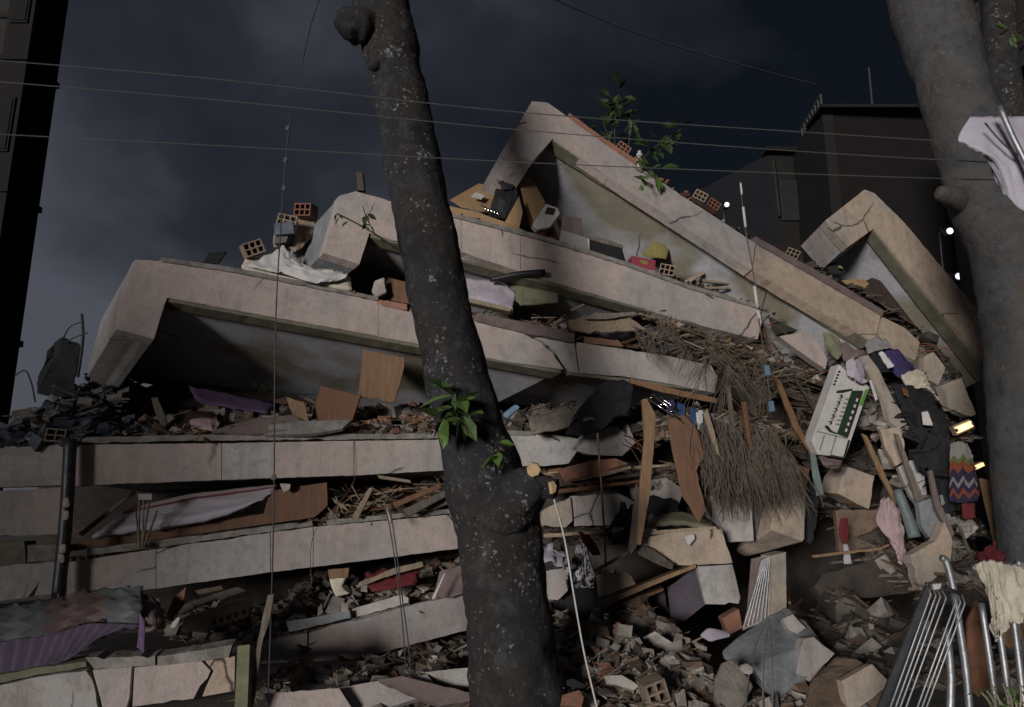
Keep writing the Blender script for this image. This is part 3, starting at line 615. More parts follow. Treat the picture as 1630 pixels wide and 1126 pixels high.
def right_house():
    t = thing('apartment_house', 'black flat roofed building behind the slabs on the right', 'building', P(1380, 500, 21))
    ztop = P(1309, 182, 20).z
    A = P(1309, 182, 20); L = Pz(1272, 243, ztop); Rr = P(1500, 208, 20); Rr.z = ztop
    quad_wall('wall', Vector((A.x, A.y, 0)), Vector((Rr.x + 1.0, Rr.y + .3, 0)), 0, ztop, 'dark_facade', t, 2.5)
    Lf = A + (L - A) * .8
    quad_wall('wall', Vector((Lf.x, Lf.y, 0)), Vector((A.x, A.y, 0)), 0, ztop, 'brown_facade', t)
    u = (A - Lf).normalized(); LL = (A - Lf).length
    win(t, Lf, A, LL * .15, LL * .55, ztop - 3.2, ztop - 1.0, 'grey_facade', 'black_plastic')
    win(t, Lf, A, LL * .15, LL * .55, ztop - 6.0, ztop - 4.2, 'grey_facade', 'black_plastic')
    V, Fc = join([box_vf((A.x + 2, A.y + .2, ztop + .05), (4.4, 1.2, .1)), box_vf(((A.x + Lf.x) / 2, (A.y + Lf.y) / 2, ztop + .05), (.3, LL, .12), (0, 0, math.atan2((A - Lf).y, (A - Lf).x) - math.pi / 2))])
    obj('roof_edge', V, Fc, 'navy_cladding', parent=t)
    # roof rail
    r = []
    for i in range(8):
        q = Lf.lerp(A, i / 7); r.append(box_vf((q.x, q.y, ztop + .35), (.04, .04, .6)))
    a = Lf.copy(); b = A.copy(); a.z = b.z = ztop + .62; r.append(tube_vf([a, b], .025, 5)); obj('roof_rail', *join(r), 'cable_grey', parent=t)
    # antenna
    tube('antenna', None, None, 'cable_black', [P(1391, 196, 20.4), P(1387, 150, 20.4), P(1383, 108, 20.4)], .03, 5, parent=t)
    # lower wing on the left
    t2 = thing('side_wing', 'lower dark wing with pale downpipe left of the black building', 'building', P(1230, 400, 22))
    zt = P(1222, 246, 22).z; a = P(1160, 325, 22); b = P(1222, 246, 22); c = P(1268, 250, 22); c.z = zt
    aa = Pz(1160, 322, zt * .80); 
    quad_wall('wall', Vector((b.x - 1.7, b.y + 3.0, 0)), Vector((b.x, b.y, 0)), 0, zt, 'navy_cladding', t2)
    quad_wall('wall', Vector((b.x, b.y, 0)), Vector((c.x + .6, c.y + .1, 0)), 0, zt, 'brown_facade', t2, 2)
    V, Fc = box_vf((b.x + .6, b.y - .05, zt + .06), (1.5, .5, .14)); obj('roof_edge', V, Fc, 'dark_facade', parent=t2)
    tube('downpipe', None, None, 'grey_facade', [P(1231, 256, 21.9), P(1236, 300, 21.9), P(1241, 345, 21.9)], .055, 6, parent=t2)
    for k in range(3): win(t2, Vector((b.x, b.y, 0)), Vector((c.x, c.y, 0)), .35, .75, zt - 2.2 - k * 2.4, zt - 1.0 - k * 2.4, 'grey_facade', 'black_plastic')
    # bright lamps out on the back street
    for lab, px, py, Y, s in (('white street lamp low on the edge of the black building, upper of two', 1512, 368, 16.5, .10), ('white street lamp beside the right tree, lower of two', 1526, 440, 16.5, .10), ('small white lamp glowing just above the long slab edge', 1157, 326, 17, .075)):
        t3 = thing('street_lamp', lab, 'lamp', P(px, py + 30, Y)); q = P(px, py, Y)
        tube('lamp_arm', None, None, 'steel_dark', [q + Vector((.0, .25, .05)), q + Vector((.1, .6, -.3)), q + Vector((.12, .7, -6))], .035, 6, parent=t3)
        wbox('lamp_head', q + Vector((0, .07, 0)), (s * 1.6, .12, s * 1.9), 'steel_dark', parent=t3); tube('lens', None, None, 'lamp_white', [q + Vector((0, -.02, 0)), q + Vector((0, .03, 0))], s * .72, 14, 1, parent=t3)
    # pale building edge between lamp and tree
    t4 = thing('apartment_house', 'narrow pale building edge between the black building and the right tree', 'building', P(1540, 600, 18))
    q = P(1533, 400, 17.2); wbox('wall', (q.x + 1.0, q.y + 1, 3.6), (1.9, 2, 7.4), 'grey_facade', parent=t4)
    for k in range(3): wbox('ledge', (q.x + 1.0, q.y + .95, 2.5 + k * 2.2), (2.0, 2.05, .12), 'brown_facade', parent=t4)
    # upper right house with lit window
    t5 = thing('apartment_house', 'house corner with balcony and lit window at the top right', 'building', P(1640, 300, 13))
    q = P(1600, 100, 12.5)
    wbox('wall', (q.x + 1.55, q.y + 1.6, 6.0), (2.6, 2, 12), 'brown_facade', parent=t5)
    a = P(1596, 96, 11.6); wbox('balcony', (a.x + 1.6, a.y + .7, a.z - .05), (3.2, 1.6, .35), 'grey_facade', rot=(0, 0, R(18)), parent=t5)
    for k in range(3): tube('rail', None, None, 'grey_facade', [P(1593, 92 - k * 15, 11.5), P(1645, 48 - k * 15, 11.0)], .025, 5, parent=t5)
    f = B('window', None, None, 'steel_dark', [(1532, 18), (1558, 2), (1562, 34), (1540, 56)], 12.0, parent=t5, th=.08)
    B('pane', None, None, 'window_blue', [(1541, 22), (1550, 20), (1553, 46), (1544, 52)], 11.97, parent=f, th=.03)
right_house()
# ------------------------------------------------------------------ trees
LEAF = {}
def leaf_mesh(mt):
    if mt not in LEAF:
        V = [(0, 0, 0), (.2, .3, .03), (.24, .62, .02), (0, 1.1, -.12), (-.24, .62, .02), (-.2, .3, .03), (0, .32, -.03), (0, .68, -.05)]
        Fc = [(0, 1, 6), (1, 2, 7, 6), (2, 3, 7), (0, 6, 5), (6, 7, 4, 5), (7, 3, 4)]
        me = bpy.data.meshes.new('leaf'); me.from_pydata(V, [], Fc); me.materials.append(M[mt]); me.update(); LEAF[mt] = me
    return LEAF[mt]
def leaves(parent, pts, n, size, mt, r, spread=.05, droop=.5, pl=None):
    """single leaves growing from points along twigs; each is an object"""
    for i in range(n):
        p = r.choice(pts) if pl is None else pl[i]
        d = Vector((r.uniform(-1, 1), r.uniform(-1, .5), r.uniform(-droop - .3, .7))).normalized()
        o = bpy.data.objects.new('leaf', leaf_mesh(mt)); C.objects.link(o); o.parent = parent
        o.location = p + d * spread * r.random() - wloc(parent)
        q = d.to_track_quat('Y', 'Z').to_euler(); o.rotation_euler = (q.x, q.y, q.z); o.rotation_euler.rotate_axis('Y', r.uniform(-1, 1)); s = size * r.uniform(.6, 1.15); o.scale = (s, s, s)
def main_tree():
    k = 1.15                                            # the trunk stands about 7 m from the viewer
    def P(px, py, Y): return globals()['P'](px, py, Y * k)
    t = thing('street_tree', 'lichen spotted bare trunk leaning left in front of the collapsed slabs', 'tree', P(826, 1100, 6.0))
    cp = [(842, 1215, 6.05), (826, 1120, 6.0), (815, 1040, 5.98), (806, 950, 5.96), (796, 860, 5.95), (775, 770, 5.95), (752, 690, 5.95), (722, 580, 5.96), (700, 480, 5.98), (680, 380, 6.0), (660, 280, 6.02), (643, 190, 6.04), (626, 100, 6.06), (612, 30, 6.08), (600, -40, 6.1), (588, -120, 6.1)]
    rp = [92, 72, 65, 62, 62, 62, 52, 49, 47, 46, 45, 43, 43, 44, 44, 42]
    path = [P(*c) for c in cp]; rad = [a / FPX * 6.15 * k * (1 + .12 * max(0, (560 - c[1]) / 560)) for a, c in zip(rp, cp)]
    pp = smooth_path(path, 14); rr = smooth_path(rad, 14)
    V, Fc = tube_vf(pp, rr, 56, .085, 3.2); trunk = obj('trunk', V, Fc, 'bark_lichen', parent=t, smooth=True)
    r = random.Random(4)
    # pruned knob at upper left
    V, Fc = tube_vf(smooth_path([P(622, 60, 6.08), P(590, 46, 5.95), P(562, 40, 5.85), P(545, 46, 5.8)], 5), smooth_path([0.196, 0.178, 0.190, 0.115], 5), 22, .26, 7); obj('branch_stub', V, Fc, 'bark_lichen', parent=t, smooth=True, label='knobbly pruned stub')
    V, Fc = tube_vf(smooth_path([P(605, 110, 6.05), P(597, 104, 5.86), P(592, 99, 5.82)], 4), smooth_path([0.092, 0.069, 0.023], 4), 10, .2, 9); obj('branch_stub', V, Fc, 'bark_lichen', parent=t, smooth=True)
    # sawn fork at right
    V, Fc = tube_vf(smooth_path([P(780, 860, 5.9), P(805, 815, 5.72), P(838, 778, 5.62), P(858, 760, 5.58)], 5), smooth_path([0.230, 0.218, 0.190, 0.138], 5), 26, .3, 6); st = obj('branch_stub', V, Fc, 'bark_lichen', parent=t, smooth=True, label='thick sawn branch stub')
    V, Fc = tube_vf(smooth_path([P(846, 775, 5.6), P(864, 774, 5.55), P(884, 778, 5.5)], 4), smooth_path([0.127, 0.098, 0.081], 4), 16, .35, 9); obj('knot', V, Fc, 'bark_lichen', parent=st, smooth=True)
    B('cut_face', None, None, 'cut_wood', [(838, 745), (846, 737), (856, 739), (861, 748), (857, 757), (846, 760), (840, 755)], 5.44 * k, 8, 12, .06, .003, parent=st)
    B('cut_face', None, None, 'cut_wood', [(876, 768), (882, 766), (887, 774), (885, 784), (879, 787)], 5.42 * k, -30, 0, .04, .002, parent=st)
    # epicormic sprouts
    r = random.Random(11)
    def sprout(tips, root, n, size, lab):
        tw = None
        allp = []
        for tip in tips:
            pth = smooth_path([P(*root), (P(*root) + P(*tip)) * .5 + Vector((0, -.05, .03)), P(*tip)], 4); allp += pth[3:]
            V, Fc = tube_vf(pth, .006, 5); q = obj('twig', V, Fc, 'twig', parent=t)
            tw = tw or q
        leaves(tw, allp, n, size, 'leaf', r, .06, .9)
    sprout([(728, 612, 5.55), (702, 650, 5.5), (752, 662, 5.5), (745, 690, 5.5), (722, 640, 5.5), (700, 672, 5.5)], (728, 668, 5.68), 26, .25, '')
    sprout([(793, 704, 5.5), (800, 728, 5.48)], (786, 722, 5.66), 7, .18, '')
    # thin dry sprig left of the trunk
    pth = smooth_path([P(640, 402, 5.75), P(605, 378, 5.6), P(572, 358, 5.55), P(536, 340, 5.5)], 5); V, Fc = tube_vf(pth, .007, 5); tw = obj('twig', V, Fc, 'twig', parent=t)
    pth2 = smooth_path([P(598, 374, 5.58), P(585, 350, 5.55), P(577, 328, 5.52)], 4); V, Fc = tube_vf(pth2, .005, 5); obj('twig', V, Fc, 'twig', parent=t)
    leaves(tw, pth[4:] + pth2[2:], 14, .1, 'leaf_dark', r, .04, .8)
main_tree()
def right_tree():
    k = 1.26
    def P(px, py, Y): return globals()['P'](px, py, Y * k)
    t = thing('street_tree', 'thick smooth grey trunk curving up the right edge', 'tree', P(1665, 1100, 6.4))
    cp = [(1672, 1230, 6.5), (1668, 1100, 6.45), (1664, 950, 6.4), (1650, 800, 6.4), (1640, 650, 6.4), (1634, 550, 6.4), (1626, 460, 6.4), (1607, 380, 6.4), (1571, 300, 6.4), (1540, 210, 6.4), (1508, 110, 6.42), (1480, 20, 6.45), (1455, -70, 6.5)]
    rp = [75, 66, 60, 60, 62, 64, 66, 68, 66, 60, 60, 66, 66]
    pp = smooth_path([P(*c) for c in cp], 12); rr = smooth_path([a / FPX * 6.25 * k for a in rp], 12)
    V, Fc = tube_vf(pp, rr, 40, .07, 2.4); obj('trunk', V, Fc, 'bark_grey', parent=t, smooth=True)
    V, Fc = tube_vf(smooth_path([P(1535, 322, 6.4), P(1508, 312, 6.25), P(1494, 306, 6.2)], 4), smooth_path([0.164, 0.114, 0.063], 4), 12, .2, 8); obj('branch_stub', V, Fc, 'bark_grey', parent=t, smooth=True)
    V, Fc = tube_vf(smooth_path([P(1606, 320, 7.0), P(1604, 200, 7.1), P(1594, 110, 7.15), P(1590, 30, 7.2), P(1592, -60, 7.2)], 6), smooth_path([0.303, 0.252, 0.214, 0.214, 0.201], 6), 20, .08, 3); br = obj('limb', V, Fc, 'bark_lichen', parent=t, smooth=True)
    r = random.Random(5); pts = []
    for k in range(9):
        a = P(1592, r.uniform(-20, 60), 7.0); b = P(r.uniform(1575, 1650), r.uniform(-30, 75), 6.6); pth = smooth_path([a, a.lerp(b, .5) + Vector((0, 0, .1)), b], 4); pts += pth[3:]
        V, Fc = tube_vf(pth, .01, 5); obj('twig', V, Fc, 'twig', parent=t)
    leaves(br, pts, 60, .16, 'leaf', r, .12, .9)
right_tree()
def added_shade_tree():  # unseen tree, added only to shade the lower left of the pile
    t = thing('street_tree', 'unseen leafy tree added to the left of and behind the viewer for its shade', 'tree', (-11.6, -2.0, 0))
    V, Fc = tube_vf(smooth_path([Vector((-11.6, -2.0, -.1)), Vector((-11.5, -1.95, 1.6)), Vector((-11.7, -2.0, 3.2)), Vector((-11.6, -2.0, 5.0))], 5), smooth_path([.26, .2, .16, .06], 5), 14, .1, 3); obj('trunk', V, Fc, 'bark_grey', parent=t, smooth=True)
    r = random.Random(31); V = []; Fc = []; lv = [Vector(v.co) for v in leaf_mesh('leaf').vertices]; lf = [tuple(p.vertices) for p in leaf_mesh('leaf').polygons]
    n = 0
    while n < 2300:
        d = Vector((r.gauss(0, 1), r.gauss(0, 1), r.gauss(0, 1))).normalized() * r.random() ** .4
        c = Vector((-11.7 + d.x * 3.1, -2 + d.y * 1.9, 3.4 + d.z * 4.0))
        if c.z < .25: continue
        if noise.noise(c * .8) < -.45: continue
        q = Euler((r.uniform(-1.2, 1.2), r.uniform(-1.2, 1.2), r.uniform(0, 6.28))).to_matrix(); s_ = r.uniform(.22, .38); b = len(V)
        V += [c + q @ (v * s_) for v in lv]; Fc += [tuple(i + b for i in f) for f in lf]; n += 1
    obj('crown', V, Fc, 'leaf', parent=t, kind='stuff')
added_shade_tree()
def fallen_branch():
    t = thing('leafy_branch', 'leafy green branches sticking up behind the edge of the top slab', 'branch', P(1000, 300, 10.9))
    r = random.Random(21); A = P(985, 300, 10.9)
    specs = [((985, 150), 26, .19, 10.9), ((1005, 190), 14, .17, 10.9), ((960, 195), 12, .15, 11.0), ((930, 215), 9, .12, 11.0), ((1062, 215), 14, .17, 10.7), ((1085, 205), 9, .16, 10.7), ((1040, 270), 12, .20, 10.15), ((1022, 280), 7, .20, 10.1), ((975, 225), 10, .14, 11.0)]
    for (px, py), n, sz, Y in specs:
        b = P(px, py, Y); pth = smooth_path([A, A.lerp(b, .55) + Vector((r.uniform(-.1, .1), 0, .05)), b], 6); V, Fc = tube_vf(pth, [.016 * (1 - .6 * i / len(pth)) for i in range(len(pth))], 6)
        tw = obj('twig', V, Fc, 'twig', parent=t)
        leaves(tw, pth[-6:], int(n * 1.2), sz * 1.2, 'leaf' if Y < 10.5 else 'leaf_dark', r, .16, 1.1)
fallen_branch()
# ------------------------------------------------------------------ overhead cables and hanging lines
def sag(name, label, pts, r, mt='cable_grey'): return tube(name, label, 'cable', mt, pts, r, 5, 10)
YC = 4.6; 
sag('overhead_cable', 'uppermost of the three parallel cables crossing the sky and both trunks', [(-60, 92, YC), (330, 125, YC), (815, 178, YC), (1300, 212, YC), (1720, 238, YC)], .0036)
sag('overhead_cable', 'middle of the three parallel cables crossing the sky and both trunks', [(-60, 126, YC + .1), (330, 158, YC + .1), (815, 206, YC + .1), (1300, 243, YC + .1), (1720, 266, YC + .1)], .0036)
sag('overhead_cable', 'lowest of the three parallel cables, passing just under the tarp', [(-60, 211, YC + .2), (400, 235, YC + .2), (815, 258, YC + .2), (1300, 278, YC + .2), (1720, 291, YC + .2)], .0036)
sag('overhead_cable', 'steeper single cable sloping down right from the top of the sky', [(840, -20, 8), (1000, 48, 9.5), (1150, 95, 11), (1300, 135, 13)], .011)
sag('overhead_cable', 'short thin cable dropping from the top edge left of the pruned knob', [(512, -10, 6), (495, 40, 6.3), (482, 98, 6.6)], .005, 'cable_black')
t = thing('hanging_line', 'long dark line hanging straight down over the left half of the slabs', 'cable', P(430, 1126, 7.6))
tube('line', None, None, 'cable_black', [(463, 176, 7.2), (452, 290, 7.2), (440, 480, 7.2), (437, 640, 7.2), (436, 800, 7.3), (432, 960, 7.4), (426, 1126, 7.5), (420, 1200, 7.5)], .008, 6, 6, parent=t)
for py in (255, 300, 205): wbox('knot', P(458 - (py - 200) * .06, py, 7.2), (.035, .035, .05), 'cable_black', rot=(.2, .3, .1), parent=t)
wbox('knot', P(436, 760, 7.28), (.04, .03, .05), 'cable_black', parent=t)
t = thing('hanging_line', 'white taped cord with pale blue clips hanging over the right slabs', 'cable', P(1228, 650, 9.2))
tube('line', None, None, 'cable_grey', [(1178, 288, 9.2), (1186, 360, 9.2), (1200, 440, 9.2), (1208, 510, 9.2), (1218, 570, 9.2), (1224, 620, 9.2), (1229, 655, 9.2)], .008, 6, 6, parent=t)
for a, b, rr in (((1183, 330), (1187, 362), .018), ((1201, 456), (1206, 490), .022), ((1206, 494), (1210, 508), .024), ((1179, 292), (1181, 310), .014)):
    tube('tape', None, None, 'white_print', [(a[0], a[1], 9.19), (b[0], b[1], 9.19)], rr, 7, 3, parent=t)
for px, py in ((1221, 590), (1228, 647)):
    wbox('clip', P(px, py, 9.18), (.06, .03, .13), 'sky_plastic', rot=(0, -.1, .2), parent=t)
sag('rope', 'white rope running from the sawn stub down to the rubble', [(882, 795, 6.3), (899, 860, 6.4), (914, 950, 6.5), (930, 1040, 6.6), (950, 1126, 6.6), (956, 1160, 6.6)], .0095, 'rope_white')
sag('hanging_line', 'rusty thin rod hanging beside the long tan plank', [(951, 690, 8.8), (957, 770, 8.8), (962, 850, 8.8), (964, 898, 8.8)], .013, 'rust')
for i, pts in enumerate(([(612, 800, 8.9), (622, 850, 8.8), (634, 930, 8.7), (641, 1000, 8.6), (646, 1066, 8.6)], [(620, 806, 8.9), (630, 870, 8.8), (640, 950, 8.7), (648, 1010, 8.6), (654, 1066, 8.6)])):
    sag('hanging_line', ['left', 'right'][i] + ' one of two dark wires hanging together over the lowest long slab', pts, .008, 'cable_black')
sag('hanging_line', 'thin brown wire hanging in front of the joint of the tilted slab', [(564, 700, 9.3), (562, 770, 9.3), (500, 850, 9.25), (496, 930, 9.2)], .004, 'rust')
for i, (x0, x1) in enumerate(((1204, 1200), (1216, 1223), (1224, 1234))):
    sag('steel_wire', ['leftmost', 'middle', 'rightmost'][i] + ' of three steel wires fanning down from the fallen block', [(1222 + i * 2, 985, 7.0), ((x0 + x1) / 2 - 6 + i * 3, 1050, 6.7), (x1 - 14 + i * 5, 1135, 6.5)], .007, 'steel')
# ------------------------------------------------------------------ rubble banks lying on each floor
rubble('rubble', 'brick and wood crumbs along the edge of the second slab', [(700, 340, Yf(700) + .15), (900, 392, Yf(900) + .15), (1093, 456, Yf(1093) + .12), (1204, 488, Yf(1204) + .12)], 1.0, .20, 700, .03, .13, MIX_DARK)
rubble('rubble', 'pale splinters at the right end of the second slab', [(1040, 438, Yf(1040) + .05), (1120, 462, Yf(1120) + .05), (1204, 488, Yf(1204) + .05)], .6, .16, 320, .03, .11, MIX_WOOD)
rubble('rubble', 'crumbled masonry along the edge of the upper left slab', [(258, 414, Yf(258) + .12), (400, 436, Yf(400) + .12), (560, 470, Yf(560) + .12), (650, 488, Yf(650) + .12)], .8, .12, 300, .02, .10, MIX_GREY)
rubble('rubble', 'brown splintered debris right of the trunk above the long crack', [(756, 505, Yf(756) + .1), (870, 520, Yf(870) + .1), (960, 540, Yf(960) + .1), (1130, 578, Yf(1130) + .1)], 1.1, .34, 1000, .03, .16, MIX_WOOD)
rubble('rubble', 'mixed debris crushed between the upper left slab and the level slab', [(236, 692, Yf(236) + .1), (400, 689, Yf(400) + .1), (560, 688, Yf(560) + .1), (705, 688, Yf(705) + .1)], 2.0, .48, 2200, .03, .16, MIX_WOOD)
rubble('rubble', 'reddish crumbs left of the trunk on the level slab', [(556, 690, Yf(556) + .02), (640, 688, Yf(640) + .02), (705, 688, Yf(705) + .02)], .8, .26, 900, .02, .11, MIX_RED)
rubble('rubble', 'blue grey dusty rubble at the far left', [(-20, 712, 9.2), (60, 706, 9.2), (125, 702, 9.25)], 2.6, 1.5, 1100, .03, .2, MIX_BLUE, base=1)
rubble('rubble', 'blue grey dusty rubble behind the far left slab edge', [(110, 690, 9.6), (170, 688, 9.6), (240, 686, 9.7)], 2.0, .35, 400, .02, .14, MIX_BLUE)
rubble('rubble', 'dark debris right of the trunk above the broken slab end', [(798, 690, Yf(798) + .1), (880, 688, Yf(880) + .1), (960, 680, Yf(960) + .1), (1060, 690, Yf(1060))], 1.6, .65, 900, .03, .18, MIX_DARK)
rubble('rubble', 'splintered wood on the tilted slab beside the brown panel', [(500, 836, Yf(500) + .05), (620, 824, Yf(620) + .05), (735, 814, Yf(735) + .05)], 1.4, .44, 800, .03, .15, MIX_WOOD)
rubble('rubble', 'dark scraps along the left part of the tilted slab', [(110, 892, Yf(110) + .08), (250, 872, Yf(250) + .08), (500, 838, Yf(500) + .08)], .9, .08, 260, .02, .08, MIX_DARK)
rubble('rubble', 'brick and plaster rubble spread on the lowest long slab', [(270, 1016, 9.2), (400, 1016, Yf(400) - .1), (520, 996, Yf(520) - .1), (650, 962, Yf(650) - .1), (752, 940, Yf(752) - .1)], 1.7, .48, 1700, .025, .15, MIX_GREY)
rubble('rubble', 'earthy red rubble under the lowest long slab', [(370, 1140, 8.3), (480, 1110, 8.3), (600, 1085, 8.5), (760, 1070, 8.6)], 1.6, .16, 1100, .025, .13, MIX_RED)
rubble('rubble', 'loose rubble in front of the lowest slab at the bottom edge', [(360, 1190, 6.9), (560, 1170, 6.9), (760, 1170, 6.9)], 1.8, .42, 900, .025, .13, MIX_GREY)
rubble('rubble', 'broad rubble heap at the foot of the pile right of the trunk', [(880, 1175, 6.4), (1020, 1170, 6.4), (1120, 1170, 6.4), (1230, 1170, 6.4)], 2.8, .7, 2600, .025, .16, MIX_GREY)
rubble('rubble', 'warm brown rubble behind the rope near the trunk', [(878, 1100, 7.2), (960, 1090, 7.2), (1060, 1080, 7.2)], 1.2, .34, 900, .025, .13, MIX_RED)
rubble('rubble', 'flat boards and scraps between the pink panel pieces right of the trunk', [(880, 780, 10.0), (950, 776, 10.0), (1050, 770, 10.2), (1140, 760, 10.4)], 1.8, .5, 700, .03, .18, MIX_WOOD)
rubble('rubble', 'dark scraps above the floral blouse', [(870, 870, 9.9), (950, 862, 9.9), (1040, 850, 10.0), (1150, 830, 10.2)], 1.8, .4, 700, .03, .16, MIX_DARK)
rubble('rubble', 'grey rubble under the corner slab', [(870, 980, 9.6), (960, 975, 9.6), (1080, 985, 9.6)], 1.8, .5, 500, .03, .18, MIX_DARK)
rubble('rubble', 'tangled dark debris under the end of the top slab', [(1210, 560, 10.7), (1300, 590, 10.7), (1400, 600, 10.9), (1500, 640, 11.2)], 1.4, .5, 800, .03, .18, MIX_DARK)
rubble('rubble', 'dark debris behind the hanging carton', [(1200, 700, 10.6), (1320, 740, 10.7), (1440, 760, 10.8), (1560, 780, 11)], 1.4, .75, 1000, .03, .2, MIX_DARK)
rubble('rubble', 'debris behind the clothes near the right tree', [(1400, 860, 10.2), (1480, 850, 10.2), (1580, 850, 10.2)], 1.6, .8, 800, .03, .2, MIX_DARK)
rubble('rubble', 'dark ground debris behind the barriers', [(1400, 1090, 7.2), (1520, 1085, 7.2), (1660, 1085, 7.2)], 2.4, .7, 900, .03, .2, MIX_DARK)
rubble('rubble', 'brick crumbs lying along the edge of the top slab', [(900, 184, Yf(900) + .1), (1010, 258, Yf(1010) + .1), (1120, 332, Yf(1120) + .1), (1260, 415, Yf(1260) + .1), (1400, 498, Yf(1400) + .1)], .35, .07, 260, .02, .09, MIX_RED)
rubble('rubble', 'dark scraps wedged under the tan slab corner by the right tree', [(1290, 425, 11.2), (1380, 470, 11.3), (1470, 530, 11.5), (1540, 610, 11.6)], .9, .25, 450, .03, .14, MIX_DARK)
rubble('rubble', 'splintered laths and dust below the second slab end', [(1010, 500, 10.5), (1110, 530, 10.5), (1220, 570, 10.5), (1310, 610, 10.5)], 1.2, .3, 900, .03, .17, MIX_WOOD)
rubble('rubble', 'dusty scraps behind the reed fringe', [(1040, 700, 10.1), (1150, 690, 10.1), (1290, 700, 10.2)], 1.6, .7, 1000, .03, .18, MIX_WOOD)
rubble('rubble', 'dusty plaster sliding down beside the long beige panel', [(1370, 680, 10.1), (1450, 690, 10.0), (1550, 700, 10.1)], 1.2, 1.0, 900, .03, .2, MIX_GREY)
rubble('rubble', 'plaster and wood crumbs at the bottom of the right slope', [(1510, 960, 8.6), (1570, 950, 8.6), (1640, 950, 8.6)], 1.6, .7, 700, .03, .2, MIX_DARK)
rubble('rubble', 'low rubble between the fallen block and the leaning barrier', [(1230, 1175, 6.3), (1330, 1170, 6.3), (1440, 1170, 6.3)], 1.6, .3, 900, .03, .14, MIX_GREY)
rubble('rubble', 'dusty mixed debris above the level slab in the dark gap', [(236, 676, 10.3), (420, 672, 10.4), (620, 668, 10.6), (705, 668, 10.7)], 1.6, .55, 1500, .03, .2, MIX_GREY)
rubble('rubble', 'dusty crumbs under the purple wall', [(900, 1060, 8.3), (1000, 1064, 8.2), (1120, 1060, 8.0)], 1.6, .4, 700, .03, .15, MIX_GREY)
# loose pieces that can be counted
chunks('concrete_chunk', 'loose concrete chunk in the heap at the foot of the pile', 'chunk', 'concrete chunks at the foot of the pile', 'rubble_grey', 'chunk', [(890, 1110, 6.7), (1040, 1100, 6.9), (1200, 1100, 6.8)], 34, .07, .17, 1.2, .22)
chunks('plaster_flake', 'flat pale plaster piece lying in the heap at the foot of the pile', 'plaster', 'plaster flakes at the foot of the pile', 'plaster_white', 'plate', [(890, 1118, 6.7), (1040, 1108, 6.9), (1140, 1100, 6.9)], 26, .09, .17, 1.2, .22)
chunks('brick_piece', 'broken red brick piece in the heap at the foot of the pile', 'brick', 'red brick pieces at the foot of the pile', 'terracotta', 'chunk', [(890, 1112, 6.7), (1040, 1100, 6.9)], 6, .07, .12, 1.1, .2)
chunks('wood_splinter', 'wood splinter in the heap at the foot of the pile', 'splinter', 'splinters at the foot of the pile', 'wood_pale', 'splinter', [(890, 1100, 6.9), (1060, 1090, 6.9)], 14, .07, .14, 1.0, .2)
chunks('concrete_chunk', 'loose grey chunk in the rubble on the lowest long slab', 'chunk', 'chunks on the lowest long slab', 'rubble_grey', 'chunk', [(440, 1000, 9.6), (560, 970, 9.8), (740, 930, 10.0)], 30, .07, .16, .8, .2)
chunks('plaster_flake', 'flat pale plaster piece on the lowest long slab', 'plaster', 'plaster pieces on the lowest long slab', 'plaster_white', 'plate', [(280, 1000, 9.3), (440, 990, 9.5), (560, 965, 9.7), (740, 925, 10.0)], 22, .08, .16, .8, .2)
chunks('wood_splinter', 'long wood splinter poking from the tilted slab beside the brown panel', 'splinter', 'splinters on the tilted slab', 'wood_pale', 'splinter', [(525, 820, 9.85), (620, 805, 10.0), (715, 795, 10.1)], 30, .09, .17, .6, .28, .7)
chunks('wood_splinter', 'brown wood splinter poking from the tilted slab beside the brown panel', 'splinter', 'brown splinters on the tilted slab', 'wood_brown', 'splinter', [(525, 822, 9.85), (620, 808, 10.0), (715, 798, 10.1)], 18, .1, .2, .6, .28, .7)
chunks('wood_splinter', 'pale splinter in the debris above the long crack', 'splinter', 'splinters above the long crack', 'wood_pale', 'splinter', [(860, 505, 10.35), (960, 520, 10.5), (1060, 545, 10.65)], 22, .07, .15, .7, .2)
chunks('brick_piece', 'broken red brick piece in the crumbs left of the trunk', 'brick', 'brick pieces on the level slab', 'terracotta', 'chunk', [(560, 680, 9.95), (640, 672, 10.0), (690, 672, 10.1)], 18, .05, .11, .5, .15)
chunks('concrete_chunk', 'blue grey dusty chunk at the far left', 'chunk', 'dusty chunks at the far left', 'rubble_blue', 'chunk', [(20, 690, 9.5), (80, 680, 9.6), (200, 672, 9.9)], 26, .06, .16, 1.2, .35)
chunks('concrete_chunk', 'concrete lump wedged on the edge of the second slab', 'chunk', 'lumps on the second slab', 'rubble_grey', 'chunk', [(1050, 432, 10.7), (1120, 452, 10.8), (1190, 478, 10.9)], 12, .06, .12, .4, .1)
chunks('brick_piece', 'red brick bit lying along the edge of the top slab', 'brick', 'brick bits on the top slab edge', 'terracotta', 'chunk', [(925, 198, 10.5), (1000, 246, 10.6), (1110, 318, 10.75), (1250, 402, 10.95)], 24, .05, .11, .15, .02)
hull('masonry_block', 'heap of broken masonry under the bricks left of the second slab corner', 'masonry', 'brick_grey', [(432, 390, 10.4), (440, 362, 10.5), (478, 346, 10.6), (505, 345, 10.7), (500, 380, 10.5), (470, 400, 10.3), (440, 392, 10.9), (500, 360, 11.1)], .05)
chunks('wood_splinter', 'grey lath lying on the slope above the reed fringe', 'splinter', 'laths above the reed fringe', 'wood_grey', 'splinter', [(1030, 530, 10.25), (1130, 560, 10.2), (1230, 600, 10.2), (1310, 650, 10.3)], 60, .10, .24, .5, .12, .45)
